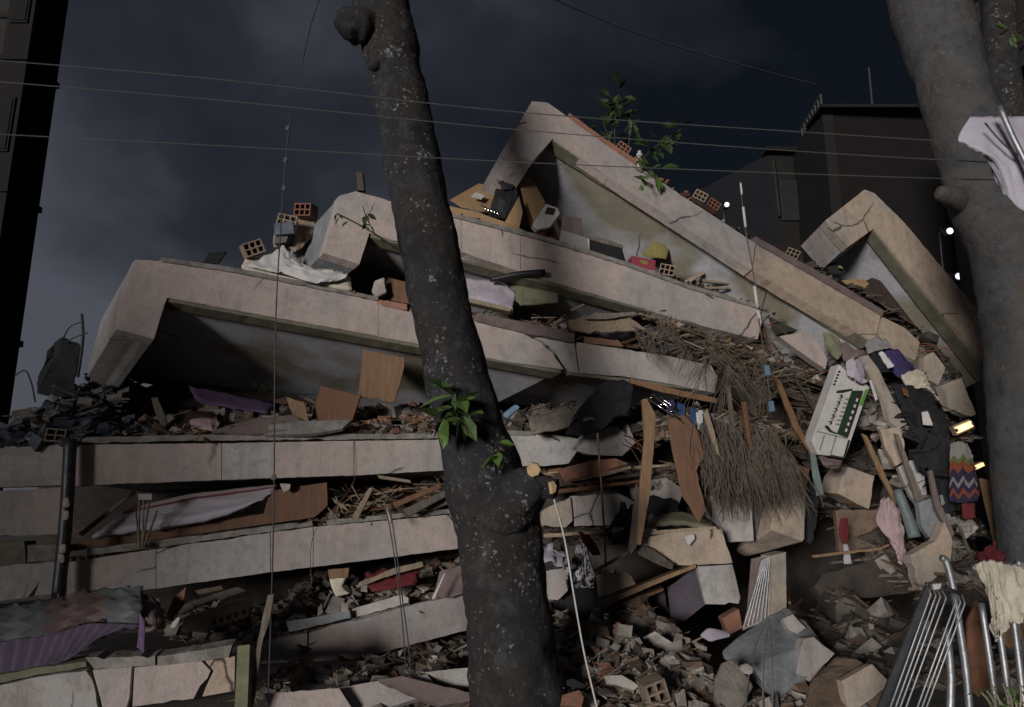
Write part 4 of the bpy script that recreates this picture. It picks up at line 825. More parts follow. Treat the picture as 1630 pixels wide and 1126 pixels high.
chunks('wood_splinter', 'pale lath lying on the slope above the reed fringe', 'splinter', 'pale laths above the reed fringe', 'wood_pale', 'splinter', [(1030, 528, 10.2), (1130, 556, 10.15), (1230, 596, 10.1), (1310, 640, 10.2)], 30, .08, .2, .4, .12, .45)
chunks('concrete_chunk', 'dusty concrete lump caught in the cascade right of the carton', 'chunk', 'lumps in the right cascade', 'rubble_grey', 'chunk', [(1380, 640, 10.0), (1450, 740, 9.8), (1500, 820, 9.2), (1560, 850, 8.9)], 34, .10, .26, .6, .2)
chunks('cloth_scrap', 'dark cloth scrap caught in the cascade right of the carton', 'cloth', 'dark scraps in the right cascade', 'dark_cloth', 'plate', [(1400, 600, 10.0), (1470, 690, 9.6), (1510, 790, 9.0)], 22, .12, .24, .4, .15, 1.2)
chunks('wood_splinter', 'pale splinter in the debris on the level slab left of the trunk', 'splinter', 'splinters on the level slab', 'wood_pale', 'splinter', [(290, 682, 9.7), (450, 676, 9.85), (690, 674, 10.05)], 34, .06, .14, .6, .15)
# ------------------------------------------------------------------ on the upper left slab: bricks, sheet, mattress
brick('hollow brick lying above the white sheet on the upper left slab', 402, 397, 9.9, (8, -28, 25), 'brick_grey', 1.15)
brick('hollow brick with pale blue underside balanced left of the second slab corner', 457, 357, 10.3, (-10, 8, 12), 'brick_grey', 1.15)
brick('topmost hollow brick with red cells against the sky', 487, 337, 10.5, (5, 6, -14), 'terracotta', 1.15)
B('tile_piece', 'pale blue tile face under the balanced brick', 'tile', 'rubble_blue', [(436, 356), (466, 352), (468, 372), (436, 374)], 10.12, 10, 0, .04)
B('plastic_crate', 'small black crate under the pale blue tile', 'crate', 'black_plastic', [(438, 374), (460, 371), (456, 386), (436, 389)], 10.2, 10, 5, .2)
B('tile_piece', 'dark green tile propped up on the upper left slab edge', 'tile', 'black_plastic', [(333, 402), (360, 400), (348, 418), (322, 420)], Yf(340) + .25, 12, -20, .03)
B('plank', 'short black post sticking up beside the trunk on the second slab', 'post', 'wood_dark', [(566, 273), (577, 274), (580, 304), (569, 303)], 10.2, 5, 0, .08)
sheet('bed_sheet', 'white crumpled sheet draped over the mattress on the upper left slab', 'sheet', 'white_cloth',
      [[(452, 388, 10.0), (459, 402, 9.9), (470, 414, 9.85), (497, 424, 9.85), (545, 436, 9.9)], [(415, 410, 9.85), (450, 420, 9.72), (480, 428, 9.68), (515, 432, 9.72), (552, 440, 9.8)], [(388, 420, 9.72), (425, 428, 9.66), (465, 438, 9.62), (500, 448, 9.62), (530, 446, 9.7)]], .012, .045, 5, 7, (1.2, 2.4))
sheet('mattress', 'thin cream mattress on the upper left slab under the white sheet', 'mattress', 'cream_cloth',
      [[(392, 408, 9.95), (480, 424, 9.95), (558, 440, 10.0)], [(384, 424, 9.75), (470, 444, 9.75), (560, 458, 9.8)]], .10, .012, 4, 7)
B('plank', 'brown slat under the cream mattress', 'plank', 'wood_brown', [(396, 434), (480, 450), (566, 463), (566, 470), (480, 458), (396, 440)], Yf(480) + .1, 0, 0, .3)
B('plank', 'orange brick coloured strip beside the trunk on the upper left slab', 'plank', 'terracotta', [(598, 476), (648, 484), (648, 494), (598, 486)], Yf(620) - .03, 0, 0, .25, .004)
B('wood_board', 'red brown board leaning in the gap left of the trunk', 'board', 'wood_brown', [(612, 440), (650, 450), (652, 484), (618, 478)], 10.25, 15, 0, .04)
B('wood_board', 'dark brown panel under the corner of the second slab', 'board', 'wood_dark', [(572, 425), (622, 402), (640, 440), (585, 462)], 10.6, -10, 10, .06)
hull('concrete_chunk', 'white plaster lump left of the red brown board', 'chunk', 'plaster_white', [(596, 446, 10.1), (612, 440, 10.1), (616, 465, 10.1), (598, 474, 10.05), (590, 464, 10.05), (606, 455, 10.35), (612, 474, 10.3)])
# ------------------------------------------------------------------ on the second slab: boxes and household things
t = thing('cardboard_box', 'open brown cardboard box holding a black appliance beside the trunk', 'box', P(790, 350, 10.5))
B('side_panel', None, None, 'cardboard', [(716, 318), (762, 292), (800, 300), (778, 338), (735, 330)], 10.55, -12, -35, .012, parent=t)
B('front_panel', None, None, 'cardboard', [(716, 328), (760, 338), (806, 354), (845, 372), (838, 378), (780, 360), (716, 338)], 10.28, 0, 0, .012, parent=t)
B('flap', None, None, 'cardboard', [(826, 312), (832, 338), (826, 364), (803, 354)], 10.3, 28, 0, .012, parent=t)
B('flap', 'tall upright flap', None, 'cardboard', [(823, 277), (848, 286), (868, 322), (862, 348), (845, 364), (836, 330)], 10.5, -10, 8, .012, parent=t)
B('shipping_label', None, None, 'white_print', [(757, 306), (772, 311), (766, 318), (750, 313)], 10.42, -12, -35, .004, parent=t)
t = thing('kitchen_appliance', 'black appliance wrapped in shiny plastic inside the open box', 'appliance', P(800, 350, 10.45))
hull('body', None, None, 'black_plastic', [(787, 300, 10.4), (820, 296, 10.4), (826, 318, 10.4), (806, 352, 10.35), (776, 345, 10.35), (782, 320, 10.35), (800, 300, 10.65), (822, 330, 10.6), (785, 346, 10.6)], .03, parent=t)
hull('head', None, None, 'black_plastic', [(793, 288, 10.4), (800, 282, 10.4), (820, 279, 10.4), (824, 290, 10.4), (816, 300, 10.35), (796, 302, 10.35), (806, 285, 10.6), (820, 298, 10.6)], .015, parent=t)
for px, py in ((797, 286), (812, 281)): B('cap', None, None, 'chrome', [(px - 7, py - 1), (px + 4, py - 4), (px + 7, py + 1), (px - 4, py + 5)], 10.36, 0, -20, .03, parent=t)
for i in range(5): tube('coil', None, None, 'chrome', [(766 + i * 5, 326 + i * 3, 10.3), (772 + i * 5, 332 + i * 2, 10.27), (774 + i * 5, 340 + i * 2, 10.3)], .010, 6, 3, parent=t)
t = thing('foam_block', 'white packing foam with a square black hole on the second slab', 'packaging', P(872, 355, 10.4))
f = face_frame(874, 345, 10.42, -8, 0)
face_piece('body', f, [(869, 324), (888, 331), (892, 340), (876, 362), (856, 366), (848, 358)], 0, .16, 'white_print', .0, .1, .012, parent=t)
face_piece('opening_shade', f, [(871, 330), (885, 333), (881, 343), (867, 341)], -.006, .05, 'black_print', 0, .1, 0, parent=t)  # black plate on the foam stands in for a shaded hole
B('cardboard_sheet', 'flat grey beige cardboard sheet standing beside the white packing foam', 'cardboard', 'mauve_screed', [(896, 342), (927, 348), (918, 398), (890, 386)], 10.5, -12, 5, .02)
B('cardboard_sheet', 'low grey sheet next to the beige cardboard sheet', 'cardboard', 'grey_print', [(893, 366), (934, 378), (938, 400), (920, 400), (890, 388)], 10.42, -5, 0, .02)
chunks('cloth_scrap', 'dark red scrap beside the white packing foam', 'cloth', 'red scraps on the second slab', 'red_cloth', 'chunk', [(862, 372, 10.4), (888, 382, 10.4)], 6, .08, .13, .2, .05)
t = thing('drawer', 'black drawer lying open on the second slab', 'drawer', P(965, 405, 10.6))
f = face_frame(965, 395, 10.5, -10, 0)
face_piece('front', f, [(938, 381), (990, 394), (996, 416), (938, 402)], 0, .03, 'black_plastic', 0, .1, .004, parent=t)
face_piece('rim', f, [(936, 376), (962, 380), (992, 391), (992, 396), (960, 388), (936, 381)], -.01, .34, 'wood_grey', 0, .1, .004, parent=t)
face_piece('end', f, [(934, 380), (938, 381), (938, 400), (934, 397)], -.01, .05, 'white_print', 0, .1, .002, parent=t)
hull('foam_cushion', 'mustard yellow foam cushion on the second slab', 'cushion', 'yellow_foam', [(1036, 386, 10.75), (1052, 384, 10.75), (1064, 398, 10.75), (1062, 414, 10.7), (1030, 412, 10.7), (1020, 404, 10.75), (1040, 388, 10.95), (1062, 404, 10.95)], .02)
t = thing('carton', 'pink red printed carton in front of the yellow cushion', 'carton', P(1024, 425, 10.6))
f = face_frame(1024, 418, 10.62, -8, 0)
face_piece('body', f, [(1006, 407), (1044, 415), (1042, 436), (1006, 426)], 0, .2, 'red_print', 0, .1, .004, parent=t)
face_piece('print_band', f, [(1006, 423), (1042, 432), (1042, 435), (1006, 426)], -.004, .02, 'white_print', 0, .1, 0, parent=t)
face_piece('logo', f, [(1018, 414), (1030, 416), (1032, 421), (1022, 421)], -.004, .02, 'yellow_foam', 0, .1, 0, parent=t)
brick('broken hollow brick right of the red carton', 1062, 431, 10.65, (10, 15, -10), 'brick_grey', .95)
for i, (p, lab) in enumerate((([(1090, 447), (1120, 431), (1122, 436), (1094, 452)], 'short pale board tilted up on the second slab'), ([(1118, 444), (1160, 450), (1160, 453), (1120, 449)], 'upper of two thin pale slats on the second slab'), ([(1122, 456), (1162, 457), (1162, 460), (1122, 460)], 'lower of two thin pale slats on the second slab'))):
    B('plank', lab, 'plank', 'wood_pale', p, 10.75, 0, 0, .05)
# on the edge of the top slab
brick('hollow brick row on the top slab above the taped cord', 1114, 315, 10.62, (0, 32, -6), 'brick_grey', .85)
brick('second hollow brick on the top slab above the taped cord', 1134, 328, 10.64, (0, 34, 6), 'terracotta', .8)
brick('red hollow brick beside the green leaves on the top slab', 990, 240, 10.52, (0, 34, 10), 'terracotta', .9)
brick('grey brick at the lower end of the top slab, under the tan slab corner', 1262, 406, 10.62, (0, 30, -20), 'brick_grey', .8)
t = thing('insulator', 'white cable insulator fixed to the top slab', 'insulator', P(1018, 285, 10.4))
tube('core', None, None, 'white_print', [(1018, 241, 10.42), (1017, 292, 10.42)], .03, 8, 3, parent=t)
for k in range(5): tube('fin', None, None, 'white_print', [(1018, 246 + k * 9, 10.42), (1018, 249 + k * 9, 10.42)], .05, 10, 2, parent=t)
tube('cable', 'thin cable looping under the bricks on the top slab', 'cable', 'cable_black', [(1094, 345, 10.55), (1112, 338, 10.5), (1124, 326, 10.5)], .007, 5, 5)
# ------------------------------------------------------------------ right of the trunk, third level
sheet('mattress', 'white marbled mattress end beside the trunk', 'mattress', 'lavender_cloth', [[(738, 442, 10.3), (790, 447, 10.3), (822, 466, 10.3)], [(738, 470, 10.1), (785, 480, 10.08), (816, 492, 10.15)]], .10, .02, 4, 7)
B('plank', 'cream slat under the marbled mattress', 'plank', 'wood_pale', [(736, 472), (815, 491), (812, 496), (736, 479)], 10.02, 0, 0, .2)
tube('pipe', 'black pipe lying under the second slab', 'pipe', 'black_plastic', [(780, 446, 10.15), (825, 437, 10.1), (868, 434, 10.1)], [.035, .045, .05], 10, 4)
hull('straw_bundle', 'olive sack slumped under the second slab', 'sack', 'olive_cloth', [(812, 452, 10.4), (850, 442, 10.4), (890, 460, 10.4), (892, 485, 10.3), (830, 490, 10.25), (812, 475, 10.3), (850, 450, 10.8), (880, 488, 10.7)], .03)
B('wood_board', 'pale striped board fan above the long crack', 'board', 'wood_pale', [(905, 512), (945, 498), (990, 500), (1030, 524), (940, 530), (906, 524)], 10.35, 0, -25, .03, .01)
B('wood_board', 'thin splintered strip lying over the striped board fan', 'board', 'wood_grey', [(930, 503), (962, 500), (1012, 497), (1014, 501), (965, 508), (932, 508)], 10.3, 0, -15, .02, .006)
B('plank', 'small pale stick under the second slab', 'plank', 'wood_pale', [(908, 492), (930, 483), (931, 486), (910, 496)], 10.4, 0, 0, .03)
B('brick_strip', 'orange brick strip on the edge of the cracked middle slab', 'brick', 'terracotta', [(930, 536), (985, 543), (992, 552), (930, 546)], Yf(960) - .02, 0, 0, .2, .005)
B('brick_strip', 'orange brick patch among the reeds right of the middle slab', 'brick', 'terracotta', [(1140, 546), (1175, 552), (1176, 566), (1142, 560)], Yf(1150) + .1, 0, 0, .15, .006)
hull('plastic_bag', 'small pale lavender bag at the start of the debris', 'bag', 'lavender_cloth', [(888, 516, 10.25), (900, 513, 10.25), (905, 520, 10.2), (896, 526, 10.2), (896, 516, 10.35)], .01)
# under the upper left slab
B('broken_door', 'orange brown splintered door hanging under the upper left slab', 'door', 'wood_orange', [(578, 557), (646, 570), (636, 612), (628, 642), (600, 636), (570, 630)], 10.0, 4, 0, .035, .008)
B('broken_door', 'dark brown door standing under the upper left slab', 'door', 'wood_brown', [(510, 614), (574, 630), (560, 672), (494, 670)], 9.95, 10, 8, .04)
B('wood_board', 'tan broken board standing left of the dark door', 'board', 'wood_tan', [(454, 632), (484, 640), (492, 670), (470, 672)], 9.8, -10, 5, .03, .006)
B('wood_board', 'broad mauve board lying flat on the level slab', 'board', 'mauve_screed', [(336, 686), (400, 668), (462, 660), (484, 672), (456, 686), (380, 692)], 9.65, 0, -40, .03, .012)
B('wood_board', 'grey thick slab board with dark edge on the level slab', 'board', 'raw_concrete', [(430, 676), (478, 670), (560, 668), (545, 682), (500, 690), (420, 692)], 9.62, 0, -28, .07)
sheet('blanket', 'violet blanket stretched in the dark under the upper left slab', 'blanket', 'purple_cloth', [[(300, 612, 10.9), (360, 622, 10.9), (440, 640, 10.8)], [(312, 634, 10.5), (370, 648, 10.5), (425, 656, 10.4)]], .02, .03)
B('wood_board', 'pale curved strip standing at the left under the slab', 'board', 'wood_grey', [(240, 634), (250, 632), (262, 660), (267, 684), (258, 682), (246, 656)], 9.85, 10, 0, .03)
hull('cushion', 'dark brown cushion under the upper left slab', 'cushion', 'wood_dark', [(274, 668, 10.1), (300, 654, 10.2), (340, 656, 10.2), (350, 672, 10.0), (320, 688, 9.9), (284, 688, 9.9), (320, 660, 10.5)], .03)
sheet('cloth', 'crumpled white and red cloth at the front of the level slab', 'cloth', 'pink_cloth', [[(300, 668, 9.8), (330, 660, 9.85), (350, 668, 9.8)], [(305, 686, 9.6), (330, 680, 9.6), (345, 688, 9.6)]], .01, .05)
hull('plastic_bottle', 'blue and white bottle lying right of the trunk on the level slab', 'bottle', 'sky_plastic', [(798, 660, 9.9), (822, 642, 9.9), (830, 648, 9.9), (806, 668, 9.9), (812, 650, 10.0), (815, 662, 10.0)], .006)
sheet('cloth', 'grey crumpled sheeting right of the trunk above the broken slab end', 'cloth', 'wood_grey', [[(840, 660, 10.2), (900, 640, 10.3), (970, 630, 10.3)], [(845, 684, 9.9), (905, 672, 9.9), (960, 660, 10.0)]], .015, .10, 6)
sheet('cloth', 'black crumpled fabric hanging under the long crack', 'cloth', 'dark_cloth', [[(960, 608, 10.2), (990, 602, 10.2), (1012, 612, 10.2)], [(920, 650, 10.0), (965, 655, 10.0), (1000, 650, 10.0)], [(900, 690, 9.9), (930, 690, 9.9), (960, 676, 9.9)]], .02, .08)
# far left
hull('fabric_bundle', 'black bundle with twisted rods at the far left', 'bundle', 'dark_cloth', [(78, 560, 11.2), (104, 532, 11.2), (124, 548, 11.2), (126, 600, 11.0), (112, 634, 10.9), (60, 632, 10.9), (56, 600, 11.1), (92, 560, 11.8), (112, 630, 11.5)], .06)
for i, pts in enumerate(([(130, 500, 11), (132, 540, 11), (124, 600, 10.9)], [(100, 540, 11.1), (112, 520, 11), (132, 512, 11)], [(104, 545, 11.1), (122, 536, 11), (140, 530, 11)], [(24, 598, 10.6), (40, 590, 10.6), (50, 610, 10.5), (56, 640, 10.3)])):
    tube('steel_rod', ['upright thick rod beside the black bundle', 'upper bent rod on the black bundle', 'lower bent rod on the black bundle', 'curved rod left of the black bundle'][i], 'rod', 'cable_black', pts, [.022, .011, .011, .011][i], 6, 5)
hull('mattress_roll', 'tan foam block behind the hollow brick at the far left', 'foam', 'wood_grey', [(62, 664, 9.7), (100, 660, 9.7), (112, 690, 9.5), (108, 706, 9.4), (40, 706, 9.4), (52, 684, 9.6), (80, 668, 10.1)], .03)
brick('hollow brick with four round cells at the far left', 92, 694, 9.2, (0, 4, 14), 'brick_grey', .95, 2)
t = thing('drainpipe', 'dark drainpipe with flaking white paint at the left end of the slabs', 'pipe', P(92, 950, 9.0))
tube('pipe', None, None, 'steel_dark', [(112, 700, 9.05), (108, 780, 9.03), (101, 870, 9.0), (92, 952, 8.98)], .075, 12, 4, parent=t)
for px, py, a in ((106, 800, .08), (104, 820, .07), (101, 874, .085), (98, 890, .085), (88, 948, .06)): hull('paint_flake', None, None, 'plaster_white', [(px - 7, py - 8, 8.93), (px + 6, py - 10, 8.93), (px + 7, py + 8, 8.93), (px - 6, py + 9, 8.93), (px, py, 8.9), (px + 2, py, 8.99), (px - 3, py + 6, 8.99)], .01, parent=t)
# ------------------------------------------------------------------ between the level slab and the tilted slab
B('bed_board', 'long brown varnished bed panel on the tilted slab', 'panel', 'wood_brown', [(96, 872), (150, 858), (300, 836), (420, 818), (430, 782), (520, 768), (522, 806), (500, 824), (300, 852), (110, 878)], 9.75, -6, 0, .06, .004)
sheet('mattress', 'long white mattress with red piping on the brown bed panel', 'mattress', 'striped_sheet', [[(205, 808, 9.8), (300, 786, 9.85), (380, 776, 9.9), (440, 770, 9.95)], [(175, 832, 9.65), (290, 812, 9.65), (380, 796, 9.7), (432, 784, 9.8)], [(145, 852, 9.5), (260, 836, 9.5), (360, 816, 9.55), (405, 802, 9.7)]], .06, .02, 4, 7)
B('plank', 'thin stick leaning in the dark left of the white mattress', 'stick', 'wood_grey', [(124, 850), (212, 780), (215, 785), (130, 854)], 9.85, 0, 0, .03)
hull('stone', 'pale stone wedged under the level slab right of the mattress', 'stone', 'plaster_white', [(444, 770, 9.7), (466, 770, 9.7), (464, 780, 9.7), (452, 786, 9.7), (455, 774, 9.85)], .01)
t = thing('fence_picket', 'bundle of grey sticks with a flat cap in front of the white mattress', 'sticks', P(230, 875, 9.2))
B('cap', None, None, 'grey_print', [(219, 786), (242, 786), (242, 796), (220, 796)], 9.2, 0, 0, .05, parent=t)
for i, (a, b) in enumerate(((222, 224), (229, 230), (238, 229), (216, 226), (250, 232))): tube('stick', None, None, 'wood_grey', [(a, 796 + (i > 2) * 18, 9.2), (b - 3, 872, 9.2)], .012, 5, 2, parent=t)
for i, p in enumerate(([(528, 792), (550, 806), (556, 816), (532, 800)], [(600, 756), (652, 764), (655, 769), (604, 762)], [(610, 806), (700, 770), (703, 777), (616, 814)], [(640, 812), (716, 776), (718, 786), (652, 822)], [(560, 822), (588, 776), (594, 778), (570, 826)])):
    B('plank', ['short pale stick at the right end of the brown bed panel', 'pale strip hanging under the level slab near the trunk', 'upper of two long brown planks slanting towards the trunk', 'lower of two long brown planks slanting towards the trunk', 'steep pale stick in the splintered wood'][i], 'plank', ['wood_pale', 'wood_pale', 'wood_brown', 'wood_grey', 'wood_pale'][i], p, 9.75, 0, -10, .03)
B('cardboard_sheet', 'tan cardboard piece tucked beside the trunk on the tilted slab', 'cardboard', 'wood_grey', [(650, 808), (716, 774), (718, 800), (690, 812)], 9.95, 10, -10, .03)
B('paving_slab', 'pale grey strip of mortar lifted on the tilted slab left end', 'mortar', 'olive_concrete', [(150, 874), (240, 864), (244, 870), (152, 882)], Yf(200) - .05, 0, 0, .12, .006)
tube('branch', 'broken white stick standing up from the tilted slab', 'stick', 'plaster_white', [(612, 800, 9.6), (618, 818, 9.55), (622, 832, 9.5)], [.012, .02, .018], 6, 3)
# ------------------------------------------------------------------ lower left: quilt, blanket, rubble
sheet('quilt', 'chevron patterned quilt in red, blue and cream spilling out at lower left', 'quilt', 'chevron_quilt', [[(-30, 970, 7.55), (60, 955, 7.55), (144, 938, 7.60), (226, 933, 7.65)], [(-30, 998, 7.25), (60, 982, 7.25), (150, 962, 7.30), (228, 962, 7.40)], [(-30, 1024, 7.10), (60, 1014, 7.10), (140, 990, 7.20), (222, 996, 7.30)]], .03, .03, 5, 8, (2, 1))
sheet('blanket', 'purple striped blanket hanging below the chevron quilt', 'blanket', 'purple_stripe', [[(-30, 1026, 7.05), (70, 1012, 7.08), (150, 992, 7.15), (228, 996, 7.25)], [(-30, 1056, 7.00), (60, 1044, 7.02), (130, 1022, 7.10), (200, 1002, 7.22)], [(-30, 1090, 6.95), (50, 1072, 7.00), (110, 1048, 7.08), (180, 1008, 7.22)]], .015, .02, 5, 7, (3, 1))
sheet('cloth', 'purple corner of cloth hanging from the quilt', 'cloth', 'purple_cloth', [[(222, 975, 7.25), (230, 985, 7.25)], [(220, 1010, 7.22), (230, 1012, 7.22)], [(218, 1030, 7.20), (229, 1040, 7.20)]], .01, .01)
sheet('carpet_roll', 'brown pink rolled carpet end right of the quilt', 'carpet', 'mauve_screed', [[(226, 945, 7.60), (245, 950, 7.60), (262, 975, 7.60)], [(224, 975, 7.40), (245, 990, 7.40), (262, 992, 7.45)], [(228, 1008, 7.40), (245, 1004, 7.40), (260, 1000, 7.50)]], .03, .015)
B('wood_board', 'brown board edge leaning right of the rolled carpet', 'board', 'wood_brown', [(276, 952), (296, 934), (292, 962), (270, 990), (262, 984)], 7.9, 10, 0, .03)
hull('shoe', 'white trainer shoe below the brown board', 'shoe', 'plaster_white', [(268, 996, 7.50), (284, 978, 7.50), (289, 982, 7.50), (282, 1000, 7.50), (270, 1003, 7.45), (280, 990, 7.60)], .008)
t = thing('masonry_block', 'long broken clay block with rows of cells right of the carpet roll', 'masonry', P(340, 1005, 9.0))
f = face_frame(340, 980, 9.0, -10, 0)
face_piece('body', f, [(292, 984), (380, 956), (397, 960), (392, 984), (330, 1002), (288, 1008)], 0, .22, 'brick_grey', .006, parent=t)
for i in range(5): face_piece('cell_shade', f, [(336 + i * 12, 988 - i * 4), (343 + i * 12, 986 - i * 4), (344 + i * 12, 994 - i * 4), (337 + i * 12, 996 - i * 4)], -.004, .04, 'rubble_dark', 0, .1, 0, parent=t)  # dark plates on the face stand in for shaded hollows
for i, p in enumerate(([(300, 958), (340, 946), (350, 952), (306, 966)], [(336, 946), (378, 934), (392, 940), (350, 956)], [(310, 940), (352, 932), (356, 938), (316, 946)], [(280, 968), (308, 956), (312, 966), (286, 978)])):
    B('concrete_plate', ['left', 'right', 'upper', 'lowest'][i] + ' of four flat plates stacked above the clay block', 'plate', 'rubble_grey' if i % 2 else 'brick_grey', p, 9.25, 0, -30, .05, .006)
sheet('cloth', 'cream cloth strip hanging under the tilted slab', 'cloth', 'cream_cloth', [[(524, 922, 9.3), (552, 920, 9.3)], [(528, 935, 9.28), (546, 934, 9.3)], [(534, 950, 9.25), (556, 944, 9.25)]], .01, .02)
B('wood_board', 'small orange board above the cream cloth strip', 'board', 'wood_orange', [(521, 907), (556, 904), (554, 920), (524, 922)], 9.45, 0, 0, .04)
B('plank', 'long pale plank slanting over the rubble on the lowest slab', 'plank', 'wood_pale', [(564, 930), (625, 905), (672, 894), (674, 902), (630, 914), (568, 936)], 9.5, 0, -10, .04, .004)
sheet('cloth', 'dark maroon cloth under the long pale plank', 'cloth', 'red_cloth', [[(580, 910, 9.7), (620, 905, 9.75), (670, 900, 9.75)], [(590, 938, 9.5), (630, 932, 9.5), (664, 924, 9.55)]], .02, .05)
hull('tyre_scrap', 'black curled rubber left of the long pale plank', 'rubber', 'dark_cloth', [(546, 926, 9.5), (560, 915, 9.5), (574, 922, 9.5), (570, 936, 9.45), (552, 936, 9.45), (560, 924, 9.7)], .02)
B('plank', 'white painted stick standing in the rubble by the trunk', 'stick', 'white_print', [(706, 914), (710, 912), (692, 954), (687, 953)], 9.5, 0, 0, .02)
B('concrete_plate', 'broad mauve plate leaning by the trunk above the lowest slab', 'plate', 'mauve_screed', [(700, 910), (748, 896), (752, 940), (716, 952), (690, 950)], 9.8, 10, -10, .05, .006)
B('concrete_plate', 'pale curb piece lying along the lowest long slab', 'kerb', 'plaster_white', [(560, 970), (640, 946), (650, 952), (650, 960), (564, 984)], Yf(600) - .3, 0, -8, .10, .006)
B('concrete_plate', 'blue grey curb piece left of the pale curb piece', 'kerb', 'blue_concrete', [(456, 990), (556, 972), (558, 984), (460, 1006)], Yf(500) - .3, 0, -8, .10, .006)
t = thing('post', 'grey and yellow painted post standing at the bottom left', 'post', P(388, 1126, 7.6))
tube('shaft', None, None, 'post_grey', [(391, 1028, 6.9), (389, 1080, 6.85), (384, 1190, 6.8)], [.075, .075, .08], 4, 3, parent=t, smooth=False)
B('split_plank', 'grey split plank leaning beside the yellow and grey post', 'plank', 'wood_grey', [(426, 948), (436, 946), (430, 980), (416, 1030), (408, 1090), (400, 1140), (392, 1140), (402, 1080), (410, 1020)], 6.9, 0, 0, .03, .006)
for i, p in enumerate(([(530, 1096), (600, 1084), (680, 1074), (700, 1100), (620, 1126), (560, 1134)], [(602, 1082), (640, 1076), (752, 1104), (748, 1116), (700, 1124)], [(676, 1070), (752, 1062), (752, 1092), (720, 1090)], [(420, 1104), (540, 1096), (560, 1128), (440, 1150)])):
    B('facade_piece', ['large pinkish wall panel lying under the lowest slab', 'mauve strip panel across the pinkish wall panel', 'pale wall panel piece against the trunk base', 'pinkish wall panel at the bottom left of the rubble'][i], 'panel', ['fascia_paint', 'mauve_screed', 'fascia_grey', 'fascia_paint'][i], p, [7.25, 7.1, 7.35, 7.05][i], 0, -34, .08, .006)
# ------------------------------------------------------------------ right of the trunk: pink panels, clothes, corner slab
B('facade_piece', 'orange tan broken panel right of the sawn stub', 'panel', 'fascia_warm', [(862, 812), (908, 792), (912, 830), (900, 840), (860, 836)], 9.9, -8, 0, .08, .006)
B('facade_piece', 'pinkish broken panel behind the white rope', 'panel', 'fascia_paint', [(908, 790), (985, 786), (1010, 800), (975, 836), (915, 838)], 10.0, -4, 0, .08, .008)
B('facade_piece', 'grey pink panel piece under the brown plywood', 'panel', 'fascia_grey', [(1000, 770), (1060, 760), (1090, 780), (1080, 806), (1010, 800)], 10.2, -4, 0, .08, .008)
B('brick_slab', 'red tiled slab lying right of the sawn stub', 'tiles', 'terracotta', [(888, 748), (940, 734), (980, 730), (1000, 738), (960, 752), (902, 764)], 9.6, 0, -35, .05, .006)
B('plank', 'cream plank edge under the red tiled slab', 'plank', 'wood_pale', [(900, 762), (960, 752), (1004, 742), (1004, 746), (962, 758), (902, 768)], 9.55, 0, 0, .05, .003)
for i, p in enumerate(([(880, 768), (1040, 750), (1040, 755), (880, 776)], [(885, 780), (1020, 764), (1020, 768), (885, 786)], [(1008, 742), (1070, 738), (1070, 742), (1010, 747)], [(866, 850), (950, 846), (950, 851), (866, 856)], [(1030, 846), (1140, 838), (1142, 843), (1030, 852)], [(1022, 844), (1045, 842), (1045, 847), (1022, 849)])):
    B('plank', ['upper thin dark board below the red tiled slab', 'lower thin dark board below the red tiled slab', 'thin pale board behind the tall tan plank', 'thin pale board above the striped cloth', 'long pale board lying on the corner slab', 'short white board end left of the corner slab'][i], 'plank', ['wood_dark', 'wood_brown', 'wood_pale', 'wood_pale', 'wood_pale', 'white_print'][i], p, [9.75, 9.75, 10, 9.5, 9.3, 9.35][i], 0, -12, .05, .003)
sheet('cushion', 'cream green cushion pad on the corner slab', 'cushion', 'olive_cloth', [[(1036, 822, 9.9), (1080, 812, 9.9), (1130, 826, 9.9)], [(1030, 832, 9.5), (1080, 830, 9.5), (1140, 838, 9.5)]], .05, .02)
sheet('cloth', 'dark grey cloth heap above the corner slab', 'cloth', 'dark_cloth', [[(985, 800, 10.1), (1040, 784, 10.1), (1080, 800, 10.1)], [(970, 836, 9.8), (1030, 826, 9.8), (1090, 822, 9.8)]], .03, .07)
t = thing('plank', 'tall tan plank standing upright in front of the debris', 'plank', P(1022, 880, 8.9))
B('board', None, None, 'wood_tan', [(1022, 636), (1030, 634), (1044, 662), (1040, 720), (1034, 790), (1020, 868), (1014, 866), (1018, 780), (1026, 700)], 8.9, -8, 0, .035, .003, parent=t)
B('side', None, None, 'wood_dark', [(1012, 770), (1018, 780), (1014, 868), (1004, 884), (1000, 876)], 8.95, 20, 0, .06, .004, parent=t)
B('plywood', 'curled brown plywood sheet hanging with a torn lower end', 'plywood', 'wood_brown', [(1062, 668), (1088, 660), (1112, 690), (1121, 726), (1108, 750), (1124, 812), (1112, 832), (1086, 790), (1070, 720)], 9.3, 8, 0, .02, .010)
B('plank', 'rusty brown lath under the cracked middle slab', 'plank', 'wood_orange', [(1004, 602), (1060, 616), (1140, 634), (1140, 642), (1060, 626), (1004, 610)], 9.9, 0, 0, .08, .004)
t = thing('metal_rack', 'shiny chrome wire rack hanging left of the blue cloths', 'rack', P(1065, 685, 9.3))
for a, b in (((1030, 634), (1112, 690)), ((1038, 628), (1120, 692)), ((1050, 632), (1078, 652)), ((1046, 646), (1084, 668))): tube('wire', None, None, 'chrome', [(a[0], a[1], 9.35), (b[0], b[1], 9.3)], .011, 6, 3, parent=t)
for k in range(5): tube('cross_wire', None, None, 'chrome', [(1034 + k * 16, 634 + k * 11, 9.34), (1042 + k * 16, 632 + k * 11, 9.34)], .009, 6, 2, parent=t)
